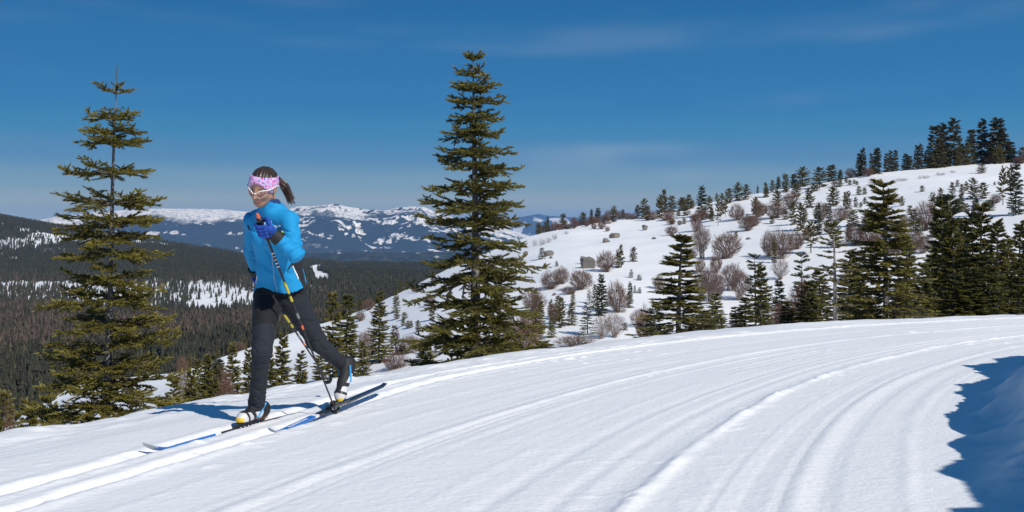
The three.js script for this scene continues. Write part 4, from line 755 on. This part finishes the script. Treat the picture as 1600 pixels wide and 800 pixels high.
  const hairSdf = (x, y, z) => { const q = v3(x, y, z).sub(headC), f = q.dot(hf), u = q.dot(hu), l = q.dot(hl); let d = smin(cap(x, y, z), bun(x, y, z), 0.03); d -= 0.0022 * Math.sin(l * 260 + 3 * vn3(f * 30, u * 30, l * 30, 5)); return Math.max(d, 0.028 + 0.55 * f - u > 0 && f > -0.06 ? (0.028 + 0.55 * f - u) : -1, -0.055 - u); };
  const hairMat = new THREE.MeshStandardMaterial({ vertexColors: true, roughness: 0.42 });
  const brown = (p) => { const k = 0.6 + 0.7 * (0.5 + 0.5 * vn3(p.x * 60, p.y * 14, p.z * 60, 8)); return [0.040 * k, 0.024 * k, 0.017 * k]; };
  part('hair', HEAD(tint(skin(hairSdf, headC.clone().addScalar(-0.19), headC.clone().addScalar(0.17), 0.0055), brown)), hairMat, woman);
  const tail = new Tri(), r = rng(77), T0 = H(-0.120, 0.028, 0.0);
  const path = [T0, P3(443, 291, 6.22), P3(449, 302, 6.25), P3(455, 315, 6.27)];
  for (let k = 0; k < 110; k++) { const o = v3(r() - 0.5, r() - 0.5, r() - 0.5).multiplyScalar(0.038), end = 0.8 + 0.32 * r(), pts = path.map((p, i) => p.clone().addScaledVector(o, [0.35, 1.0, 0.95, 0.75 + 0.7 * r()][i])); const c = new THREE.CatmullRomCurve3(pts), q = []; for (let i = 0; i <= 7; i++) q.push(c.getPoint(Math.min(1, i / 7 * end))); tube(q, q.map((_, i) => lerp(0.0042, 0.0016, i / 7)), 3, tail, brown(v3(k, k * 3, k)).map((v) => v * (0.8 + 0.9 * r()))); }
  part('ponytail', tail.geo(), hairMat, woman);
  // headband: pale lilac with magenta, violet and blue flecks
  const bandIn = ell(H(-0.014, 0.034, 0), ax, [0.112, 0.100, 0.089]);
  const bandSdf = (x, y, z) => { const q = v3(x, y, z).sub(headC), f = q.dot(hf), u = q.dot(hu); const lowE = -0.034 + 0.62 * f + 1.2 * Math.max(0, f - 0.06), upE = 0.078 + 0.24 * f; return Math.max(bandIn(x, y, z) - 0.0015 * vn3(f * 60, u * 60, q.dot(hl) * 60, 2), (lowE - u) * 0.85, (u - upE) * 0.9); };
  const flecks = []; { const q = rng(5); for (let k = 0; k < 620; k++) { const a = q() * 6.28, u = (q() - 0.4) * 0.2; flecks.push([a, u, 0.0024 + 0.0036 * q(), q()]); } }
  const band = tint(skin(bandSdf, headC.clone().addScalar(-0.17), headC.clone().addScalar(0.17), 0.0036), (p) => {
    const q = p.clone().sub(headC), f = q.dot(hf), u = q.dot(hu), l = q.dot(hl), a = (Math.atan2(l, f) + 6.283) % 6.283; let c = [0.62, 0.44, 0.70];
    for (const [fa, fu, fr, k] of flecks) { const da = Math.abs(fa - a), dx = Math.min(da, 6.283 - da) * 0.1; if (dx * dx + (fu - u) ** 2 < fr * fr * 1.6) c = k < 0.52 ? [0.66, 0.05, 0.34] : k < 0.62 ? [0.55, 0.25, 0.62] : l > 0.02 && u > 0.03 ? (k < 0.8 ? [0.04, 0.10, 0.42] : [0.05, 0.33, 0.45]) : k < 0.75 ? [0.75, 0.30, 0.62] : [0.78, 0.72, 0.85]; }
    return c;
  });
  part('headband', HEAD(band), VC(0.8), woman);
  // glasses: white half rims over clear, faintly rosy lenses
  const g = new THREE.Group(); g.name = 'sunglasses'; woman.add(g);
  const onFace = (l, u, e = 0) => H(0.104 * Math.sqrt(Math.max(0.02, 1 - (l / 0.088) ** 2)) + 0.006 + e, u, l), rim = M(0.82, 0.78, 0.70, 0.3), glass = new THREE.MeshPhysicalMaterial({ color: new THREE.Color().setRGB(0.66, 0.48, 0.47), roughness: 0.04, transmission: 0.85, thickness: 0, ior: 1.5 });
  const rims = [];
  for (const s of [1, -1]) {
    const out = [[0.011, -0.004], [0.028, 0.010], [0.050, 0.016], [0.071, 0.014], [0.066, -0.008], [0.050, -0.026], [0.030, -0.032], [0.015, -0.022], [0.011, -0.004]].map(([l, u]) => onFace(l * s, u));
    rims.push(cord([H(0.115, -0.004, 0), ...out.slice(0, 4)], 0.0034, 20), cord(out.slice(3), 0.0009, 24));
    rims.push(cord([out[3], H(0.030, 0.018, s * 0.089), H(-0.012, 0.018, s * 0.092), H(-0.04, 0.008, s * 0.090)], 0.0036, 20));
    const lens = []; const c = onFace(0.042 * s, -0.007, 0.002); const t = new Tri(); const cur = new THREE.CatmullRomCurve3(out), q = cur.getPoints(28); for (let i = 0; i < 28; i++) t.add(c, q[i], q[i + 1], [1, 1, 1]); part('lens', HEAD(t.geo()), glass, g);
  }
  part('frame', HEAD(mergeGeometries(rims)), rim, g);
}
let jacketSdf;
{ // jacket
  const C = cone, k1 = 0.035;
  const trunk = blend([C(off(J.pelvis, -0.080, 0, 0.0), off(J.waist, -0.058), 0.100, 0.087), C(off(J.pelvis, 0.080, 0, 0.0), off(J.waist, 0.058), 0.100, 0.087), C(off(J.waist, -0.058), off(J.chest, -0.072), 0.087, 0.092), C(off(J.waist, 0.058), off(J.chest, 0.072), 0.087, 0.092), C(off(J.chest, -0.045, 0.045), off(J.chest, 0.045, 0.045), 0.070, 0.070), C(off(J.chest, 0, -0.02), J.neck, 0.090, 0.066), C(J.shR, J.shL, 0.052, 0.052), C(J.neck, J.shL, 0.056, 0.050), C(J.neck, J.shR, 0.056, 0.050)], 0.05);
  const collar = blend([C(J.neck, H(-0.016, -0.072, 0.0), 0.071, 0.067)], 0.02), colTop = H(-0.014, -0.070, 0), colN = hu.clone().multiplyScalar(0.75).addScaledVector(hf, -0.42).normalize();
  const armL = blend([C(J.shL, J.elL, 0.058, 0.051), C(J.elL, J.wrL, 0.050, 0.036)], 0.02), armR = blend([C(J.shR, J.elR, 0.057, 0.049), C(J.elR, J.wrR, 0.048, 0.036)], 0.02);
  const hem = off(J.pelvis, 0, 0, 0.045), hemN = tor.clone().addScaledVector(lat, -0.20).normalize();
  const folds = (x, y, z) => { const n = vn3(x * 9, y * 13 + x * 5, z * 9, 21), m = vn3(x * 22 + y * 9, y * 24, z * 22, 22); const o = vn3(x * 5 + 9, y * 6, z * 5, 23); return 0.003 * o - 0.0085 * (1 - Math.abs(n)) ** 7 - 0.0012 * (1 - Math.abs(m)) ** 6; };
  const elbowFold = (x, y, z) => { const q = Math.hypot(x - J.elL.x, y - J.elL.y, z - J.elL.z); return q < 0.16 ? 0.009 * (1 - q / 0.16) * Math.sin((x * 60 - y * 95) + 3 * vn3(x * 12, y * 12, z * 12, 4)) : 0; };
  jacketSdf = (x, y, z) => {
    let d = trunk(x, y, z); const hx = (x - hem.x) * hemN.x + (y - hem.y) * hemN.y + (z - hem.z) * hemN.z;
    d = Math.max(d - 0.012 * ss(0.12, 0.0, hx), -hx);
    const c = Math.max(collar(x, y, z), (x - colTop.x) * colN.x + (y - colTop.y) * colN.y + (z - colTop.z) * colN.z);
    d = smin(d, c, 0.018);
    d = smin(d, armL(x, y, z), 0.009); d = smin(d, armR(x, y, z), 0.009);
    return d - folds(x, y, z) - elbowFold(x, y, z);
  };
  const g = skin(jacketSdf, v3(-1.95, -0.62, -6.95), v3(-1.05, 0.22, -5.7), 0.0085);
  const where = (c, n) => {
    const q = c.clone().sub(J.waist), l = q.dot(lat), f = q.dot(fro), u = q.dot(tor);
    if (c.distanceTo(colTop) < 0.105 && c.clone().sub(colTop).dot(colN) > -0.028 - 1.1 * Math.max(0, c.clone().sub(colTop).dot(hf) - 0.035)) return 'lining';
    const inArm = armL(c.x, c.y, c.z) < trunk(c.x, c.y, c.z) || armR(c.x, c.y, c.z) < trunk(c.x, c.y, c.z);
    const half = lerp(0.01, 0.075, cl((u + 0.12) / 0.26));
    if (!inArm && Math.abs(l) > 0.09 && Math.abs(f + 0.005 + 0.02 * (u + 0.1)) < half && u > -0.12 && u < 0.17) return 'side_panel';
    return 'shell';
  };
  const S = split(g, where), blue = new THREE.MeshPhysicalMaterial({ color: new THREE.Color().setRGB(0.003, 0.262, 0.56), roughness: 0.8, sheen: 0.0, sheenRoughness: 0.5, sheenColor: new THREE.Color().setRGB(0.2, 0.5, 0.8) });
  const jacket = part('jacket', S.shell, blue, woman);
  if (S.side_panel) part('side_panel', S.side_panel, M(0.012, 0.013, 0.016, 0.8), jacket, 'black stretch panel under the arm');
  if (S.lining) part('collar_lining', S.lining, M(0.012, 0.045, 0.16, 0.85), jacket, 'dark blue inside of the collar');
  // marks on the cloth lie where a sight line from the front meets it
  const on = (px, py, lift = 0.001) => { const d = v3(U(px), V(py), -1).normalize(); let t = 5.5; for (let i = 0; i < 90; i++) { const q = d.clone().multiplyScalar(t), e = jacketSdf(q.x, q.y, q.z); if (e < 0.0008) break; t += Math.max(0.001, e * 0.7); } return d.multiplyScalar(t - lift); };
  part('zip', cord([[424, 345], [422, 372], [424, 392], [427, 418], [429, 438], [433, 453]].map(([x, y]) => on(x, y)), 0.0026, 40, 5), M(0.30, 0.42, 0.50, 0.4), jacket, 'fine silver front zip');
  part('pocket_zip', cord([[457, 415], [461, 424], [464, 430], [466, 436]].map(([x, y]) => on(x, y)), 0.0046, 20, 6), M(0.80, 0.82, 0.85, 0.5), jacket, 'white pocket zip');
  part('zip_pull', cord([[456, 413], [453, 417], [451, 420]].map(([x, y]) => on(x, y, 0.006)), 0.005, 12, 6), M(0.02, 0.02, 0.025, 0.6), jacket);
  part('pocket_zip', cord([[402, 430], [401, 436], [400, 443]].map(([x, y]) => on(x, y)), 0.003, 16, 6), M(0.78, 0.80, 0.83, 0.5), jacket, 'white pocket zip');
  part('arm_tab', cord([[387, 352], [389, 356], [390, 359]].map(([x, y]) => on(x, y, 0.003)), 0.0065, 10, 6), M(0.015, 0.017, 0.022, 0.6), jacket);
  // the maker's lettering on the chest: short white strokes, "swix"
  const strokes = [[[5, 2], [2, 1.5], [3, 4], [5, 5.5], [2, 6.5]], [[7, 2.4], [8, 6.5], [9, 3.5], [10, 6.3], [11.2, 2]], [[13, 1.8], [13.2, 6]], [[14.8, 1.6], [18, 5.6]], [[18, 1], [14.8, 6]]];
  part('lettering', mergeGeometries(strokes.map((s) => cord(s.map(([x, y]) => on(428 + x * 0.58, 351.5 - x * 0.04 + y * 0.58, 0.0012)), 0.0019, 14, 5))), M(0.82, 0.84, 0.86, 0.5), jacket, 'small white chest lettering');
}
{ // trousers: charcoal, black across the front of the thigh
  const C = cone, k = 0.03;
  const legR = blend([C(J.hipR, J.knR, 0.092, 0.061), C(J.knR, J.anR.clone().lerp(J.knR, 0.10), 0.058, 0.054)], 0.03), legL = blend([C(J.hipL, J.knL, 0.086, 0.066), C(J.knL, J.anL.clone().lerp(J.knL, 0.12), 0.063, 0.052)], 0.03), seat = blend([C(off(J.pelvis, -0.055, -0.005, 0.10), off(J.pelvis, 0.055, -0.005, 0.10), 0.074, 0.074), C(off(J.pelvis, -0.05, -0.02, -0.03), off(J.pelvis, 0.05, -0.02, -0.03), 0.095, 0.095)], 0.03);
  const cut = (a, b) => { const n = b.clone().sub(a).normalize(), q = b.clone().addScaledVector(n, 0.0); return (x, y, z) => (x - q.x) * n.x + (y - q.y) * n.y + (z - q.z) * n.z; };
  const cR = cut(J.knR, J.anR.clone().lerp(J.knR, 0.06)), cL = cut(J.knL, J.anL.clone().lerp(J.knL, 0.05));
  const fold = (x, y, z) => { const n = vn3(x * 10, y * 14, z * 10, 31), m = vn3(x * 16, y * 36, z * 16, 32); const low = ss(-0.75, -1.1, y), kn = Math.exp(-(((y - J.knR.y) / 0.07) ** 2)) + Math.exp(-((Math.hypot(x - J.knL.x, y - J.knL.y, z - J.knL.z) / 0.12) ** 2)); return 0.003 * vn3(x * 6, y * 6, z * 6, 33) - 0.006 * (1 - Math.abs(n)) ** 6 - (0.002 + 0.005 * low + 0.003 * kn) * (1 - Math.abs(m)) ** 5; };
  const sdf = (x, y, z) => { const a = Math.max(legR(x, y, z), cR(x, y, z)), b = Math.max(legL(x, y, z), cL(x, y, z)); return smin(smin(a, b, 0.012), seat(x, y, z), 0.05) - fold(x, y, z); };
  const g = skin(sdf, v3(-1.85, -1.22, -7.1), v3(-0.98, -0.30, -5.95), 0.0095);
  const dR = J.knR.clone().sub(J.hipR);
  const S = split(g, (c) => { const rt = legR(c.x, c.y, c.z) < legL(c.x, c.y, c.z), hip = rt ? J.hipR : J.hipL, kn = rt ? J.knR : J.knL, d = kn.clone().sub(hip), t = c.clone().sub(hip).dot(d) / d.lengthSq(), ax = hip.clone().addScaledVector(d, t), o = c.clone().sub(ax), f = o.dot(fro), l = o.dot(lat) * (rt ? -1 : 1); const edge = 0.56 + 0.9 * Math.max(0, -l + 0.02) - 1.2 * Math.max(0, l - 0.02) ; if (rt) return f > -0.035 && t < 0.62 - 9 * l * l && !(l > 0.035 && t < 0.40) ? 'panel' : 'shell'; return (l < -0.055 || c.clone().sub(J.pelvis).dot(tor) > 0.02) && t < 0.8 ? 'panel' : 'shell'; });
  const tr = part('trousers', S.shell, M(0.0098, 0.0130, 0.0205, 0.85), woman);
  part('thigh_panel', S.panel, M(0.0045, 0.005, 0.0075, 0.85), tr, 'black stretch thigh panel');
}
// boots: black gaiter, white shell with a black band, blue strap, yellow toe piece
function boot(heel, ball, ankle, up, sideOut) {
  const C = cone, f = ball.clone().sub(heel).normalize(), s = f.clone().cross(up).normalize(), A = ball.distanceTo(heel), toe = ball.clone().addScaledVector(f, 0.026), g = new THREE.Group(); g.name = 'boot'; woman.add(g);
  const lo = v3(Math.min(heel.x, ball.x, ankle.x), Math.min(heel.y, ball.y, ankle.y), Math.min(heel.z, ball.z, ankle.z)).addScalar(-0.13), hi = v3(Math.max(heel.x, ball.x, ankle.x), Math.max(heel.y, ball.y, ankle.y), Math.max(heel.z, ball.z, ankle.z)).addScalar(0.13);
  const footZ = blend([C(heel.clone().addScaledVector(up, 0.022), ball.clone().addScaledVector(up, 0.012), 0.036, 0.037), C(ball.clone().addScaledVector(up, 0.010), toe.clone().addScaledVector(up, 0.004), 0.036, 0.027), C(heel.clone().addScaledVector(up, 0.045), ball.clone().lerp(heel, 0.35).addScaledVector(up, 0.03), 0.040, 0.034), C(ankle.clone().addScaledVector(up, 0.035), heel.clone().addScaledVector(f, 0.035).addScaledVector(up, 0.03), 0.050, 0.041)], 0.03);
  const flat = (x, y, z) => -((x - heel.x) * up.x + (y - heel.y) * up.y + (z - heel.z) * up.z) - 0.012;
  const b = skin((x, y, z) => Math.max(footZ(x, y, z), flat(x, y, z)), lo, hi, 0.006);
  const S = split(b, (c) => { const q = c.clone().sub(heel), a = q.dot(f), u = q.dot(up), l = q.dot(s); if (u < -0.002) return 'sole'; if (a > A + 0.030 && u < 0.026 && Math.abs(l) < 0.03) return 'toe_cap'; const gaiter = u > 0.038 + 0.16 * Math.max(0, 0.10 - a) + 0.10 * Math.max(0, a - 0.10); if (gaiter || a < 0.075) return 'upper'; if (Math.abs(a - A * 0.66 - 0.5 * u) < 0.015 || Math.abs(a - A * 0.98 - 0.2 * u) < 0.009) return 'trim'; if (a < 0.055) return 'trim'; return 'shell'; });
  const mats = { sole: M(0.02, 0.02, 0.022, 0.8), toe_cap: M(0.75, 0.50, 0.02, 0.5), upper: M(0.010, 0.010, 0.013, 0.7), trim: M(0.015, 0.015, 0.018, 0.5), shell: M(0.58, 0.59, 0.61, 0.45) };
  for (const k in S) part(k, S[k], mats[k], g);
  const w = sideOut, at = (a, u, l) => heel.clone().addScaledVector(f, a).addScaledVector(up, u).addScaledVector(s, l);
  for (const l of [1, -1]) part('strap', cord([at(0.13, 0.004, l * 0.040), at(0.085, 0.042, l * 0.043), at(0.045, 0.080, l * 0.045)], 0.0075, 12, 6), M(0.03, 0.30, 0.62, 0.4), g, 'blue side strap');
}
boot(heelR, ballR, J.anR, v3(0, 1, 0.0).normalize(), 1);
{ const f = ballL.clone().sub(heelL).normalize(), up0 = J.knL.clone().sub(heelL), up = up0.addScaledVector(f, -up0.dot(f)).normalize(); boot(heelL, ballL, J.anL, up, 1); }
// gloves
function glove(bones, wrist, elbow, h) {
  const C = cone, fs = bones.map((b) => C(b[0], b[1], b[2], b[3])), sdf = (x, y, z) => { let d = 1e9; for (let i = 0; i < fs.length; i++) d = smin(d, fs[i](x, y, z), 0.0035); return d; };
  const g = skin(sdf, h.clone().addScalar(-0.12), h.clone().addScalar(0.12), 0.0034);
  const gl = part('glove', g, M(0.006, 0.055, 0.33, 0.75), woman, 'royal blue glove closed round a pole grip');
  const d = elbow.clone().sub(wrist).normalize();
  part('cuff', rod(wrist.clone().addScaledVector(d, -0.012), wrist.clone().addScaledVector(d, 0.040), 0.040, 0.046, 20), M(0.010, 0.011, 0.012, 0.7), gl, 'black cuff');
  return [gl, d];
}
{
  const [gl, d] = glove(bonesL, J.wrL, J.elL, J.haL); glove(bonesR, J.wrR, J.elR, J.haR);
  const [u, w] = frame(d), marks = []; for (let k = 0; k < 7; k++) { const a = (k - 3) * 0.26 + 1.2, c = J.wrL.clone().addScaledVector(d, 0.014), n = u.clone().multiplyScalar(Math.cos(a)).addScaledVector(w, Math.sin(a)), vz = v3(0, 0.2, 1); const n2 = n; marks.push(rod(c.clone().addScaledVector(n2, 0.0432), c.clone().addScaledVector(n2, 0.0438).addScaledVector(d, 0.010), 0.004, 0.004, 6)); }
  part('cuff_mark', mergeGeometries(marks), M(0.45, 0.62, 0.05, 0.5), gl, 'yellow-green marks on the cuff');
  part('glove_emblem', cord([P3(413, 348, 5.905), P3(414.5, 351, 5.902), P3(412.5, 353, 5.903), P3(415, 355, 5.904)], 0.0026, 14, 5), M(0.75, 0.75, 0.85, 0.6), gl);
}
// poles
function pole(label, hand, tip, group) {
  const d = tip.clone().sub(hand).normalize(), L = tip.distanceTo(hand), at = (t) => hand.clone().addScaledVector(d, t), g = thing('ski_pole', label, 'ski pole', [0, 0, 0], group);
  const blk = M(0.014, 0.014, 0.016, 0.35), yel = M(0.55, 0.46, 0.03, 0.4), sil = M(0.20, 0.205, 0.22, 0.35), org = M(0.72, 0.13, 0.03, 0.45), wht = M(0.8, 0.8, 0.8, 0.4);
  const r = (t) => lerp(0.0085, 0.0052, cl(t / L));
  part('shaft', rod(at(-0.03), at(L - 0.02), r(0) * 0.95, r(L) * 0.95, 10), blk, g);
  for (const [a, b, m, nm] of [[0.38, 0.47, yel, 'yellow_band'], [0.47, 0.49, blk, 'dark_band'], [0.49, 0.53, yel, 'yellow_band'], [0.62, 0.66, sil, 'silver_band'], [0.715, 0.745, org, 'orange_band']]) part(nm, rod(at(a), at(b), r(a) + 0.0008, r(b) + 0.0008, 10), m, g);
  const letters = []; for (let k = 0; k < 5; k++) { const t = 0.17 + k * 0.024; letters.push(rod(at(t), at(t + 0.004 + 0.006 * h2(k, 3, 4)), r(t) + 0.0016, r(t) + 0.0016, 8)); }
  part('lettering', mergeGeometries(letters), wht, g, 'white lettering on the shaft');
  const grip = part('grip', rod(at(-0.055), at(0.075), 0.0155, 0.0135, 14), blk, g);
  part('grip_knob', new THREE.SphereGeometry(0.021, 14, 10).translate(...at(-0.058).toArray()), blk, grip);
  part('grip_cap', rod(at(-0.066), at(-0.105), 0.013, 0.006, 10), org, grip, 'red-orange cap of the grip');
  // basket: a small half-moon of black plastic, then the steel tip
  const bs = new THREE.Shape(); bs.absarc(0, 0, 0.030, -0.6, Math.PI + 0.6, false); bs.lineTo(-0.008, 0); bs.lineTo(0.008, 0);
  const bg = new THREE.ExtrudeGeometry(bs, { depth: 0.006, bevelEnabled: true, bevelSize: 0.0015, bevelThickness: 0.0015, bevelSegments: 1, curveSegments: 14 }); bg.applyQuaternion(new THREE.Quaternion().setFromUnitVectors(v3(0, 0, 1), d)); bg.translate(...at(L - 0.045).toArray());
  part('basket', bg, blk, g); part('tip', rod(at(L - 0.05), tip.clone().addScaledVector(d, 0.012), 0.006, 0.002, 8), sil, g);
  const st_ = part('strap', cord([at(-0.05), at(-0.02).add(v3(0.03, -0.01, 0.03)), at(0.03).add(v3(0.035, -0.02, 0.03)), at(0.05).add(v3(0.02, 0, 0.02))], 0.004, 16, 5), blk, g);
}
pole('ski pole in the raised hand, its basket planted beside the ski', J.haL, tipL);
pole('ski pole trailing behind the leg, its basket held off the snow', J.haR, tipR);
// skis
function ski(label, ball, dir, up, tailLift) {
  const g = thing('ski', label, 'ski', ball.toArray());
  const side = dir.clone().cross(up).normalize(), half = 0.96;
  const wid = (t) => 0.0205 * (t > 0.88 ? Math.sqrt(Math.max(0.02, 1 - ((t - 0.88) / 0.121) ** 2)) : t < -0.95 ? 0.8 : 1) * (1 + 0.08 * t * t), thick = (t) => 0.006 + 0.012 * Math.max(0, 1 - Math.abs(t)) ** 0.6, rise = (t) => (t > 0.80 ? 0.060 * ((t - 0.80) / 0.2) ** 1.9 : 0) + (t < -0.93 ? 0.012 * ((-t - 0.93) / 0.07) : 0);
  const seg = (a, b, n, grow = 0) => { const t = new Tri(); let prev = null; for (let i = 0; i <= n; i++) { const q = lerp(a, b, i / n), c = dir.clone().multiplyScalar(q * half).addScaledVector(up, rise(q)), w = wid(q) + grow, h = thick(q), ring = [[-w, 0.001], [-w, h - 0.002], [-w + 0.003, h], [w - 0.003, h], [w, h - 0.002], [w, 0.001], [w - 0.001, 0], [-w + 0.001, 0]].map(([x, y]) => c.clone().addScaledVector(side, x).addScaledVector(up, y)); if (prev) for (let k = 0; k < 8; k++) { const m = (k + 1) % 8; t.add(prev[k], ring[k], ring[m], [1, 1, 1]); t.add(prev[k], ring[m], prev[m], [1, 1, 1]); } else for (let k = 1; k < 7; k++) t.add(ring[0], ring[k], ring[k + 1], [1, 1, 1]); prev = ring; } for (let k = 1; k < 7; k++) t.add(prev[0], prev[k + 1], prev[k], [1, 1, 1]); return t.geo(); };
  const bl = M(0.02, 0.16, 0.52, 0.28), bk = M(0.012, 0.012, 0.016, 0.3), wh = M(0.75, 0.76, 0.78, 0.35), pale = M(0.34, 0.38, 0.42, 0.3);
  part('tip', seg(0.91, 1.0, 12), pale, g, 'pale tip'); part('shovel', seg(0.36, 0.91, 20), bl, g, 'blue front'); part('accent', seg(0.30, 0.36, 3), wh, g); part('midsection', seg(-0.45, 0.30, 12), bk, g); part('tail', seg(-1.0, -0.45, 12), M(0.018, 0.022, 0.05, 0.3), g);
  const top = (q, x, y = 0) => dir.clone().multiplyScalar(q * half).addScaledVector(side, x).addScaledVector(up, thick(q) + rise(q) + 0.0012 + y);
  const dash = []; const rr = rng(8); for (let k = 0; k < 9; k++) { const q = 0.46 + k * 0.03; dash.push(cord([top(q, -0.012 + 0.006 * rr()), top(q + 0.012, 0.010 - 0.006 * rr()), top(q + 0.02, -0.004)], 0.0016, 8, 4)); }
  part('lettering', mergeGeometries(dash), wh, g, 'white scrawled lettering on the blue front');
  const sidewall = []; for (const s of [1, -1]) for (let k = 0; k < 6; k++) { const q = -0.16 + k * 0.045, c = (a, b) => dir.clone().multiplyScalar(a * half).addScaledVector(side, s * (wid(a) + 0.001)).addScaledVector(up, b); sidewall.push(rod(c(q, 0.004), c(q + 0.022, 0.012), 0.0016, 0.0016, 5), rod(c(q + 0.02, 0.004), c(q + 0.02, 0.013), 0.0016, 0.0016, 5)); }
  part('side_lettering', mergeGeometries(sidewall), wh, g);
  const bind = part('binding', mergeGeometries([new THREE.BoxGeometry(0.046, 0.012, 0.30), new THREE.BoxGeometry(0.040, 0.024, 0.06).translate(0, 0.012, -0.06)]), bk, g); bind.quaternion.setFromRotationMatrix(new THREE.Matrix4().makeBasis(side.clone(), up.clone(), dir.clone().negate())); bind.position.copy(dir.clone().multiplyScalar(-0.05).addScaledVector(up, thick(0) + 0.005));
  return g;
}
{
  const hR = 16.5 * R, dR = v3(-Math.sin(hR), 0.05, Math.cos(hR)).normalize(), upR0 = v3(-0.30, 1, 0), upR = upR0.addScaledVector(dR, -upR0.dot(dR)).normalize();
  ski('front ski lying flat in the track under the planted boot', ballR.clone().addScaledVector(upR, -0.012 - 0.038), dR, upR);
  const tip = v3(-1.392, -1.236, -5.85), tl = v3(-0.955, -1.232, -7.72), dL = tip.clone().sub(tl).normalize(), upL0 = v3(0.10, 1, 0.05), upL = upL0.addScaledVector(dL, -upL0.dot(dL)).normalize();
  ski('rear ski with its tail lifted off the snow, hinged under the raised heel', tip.clone().lerp(tl, 0.50).addScaledVector(upL, -0.005), dL, upL);
}

renderer.render(scene, camera);
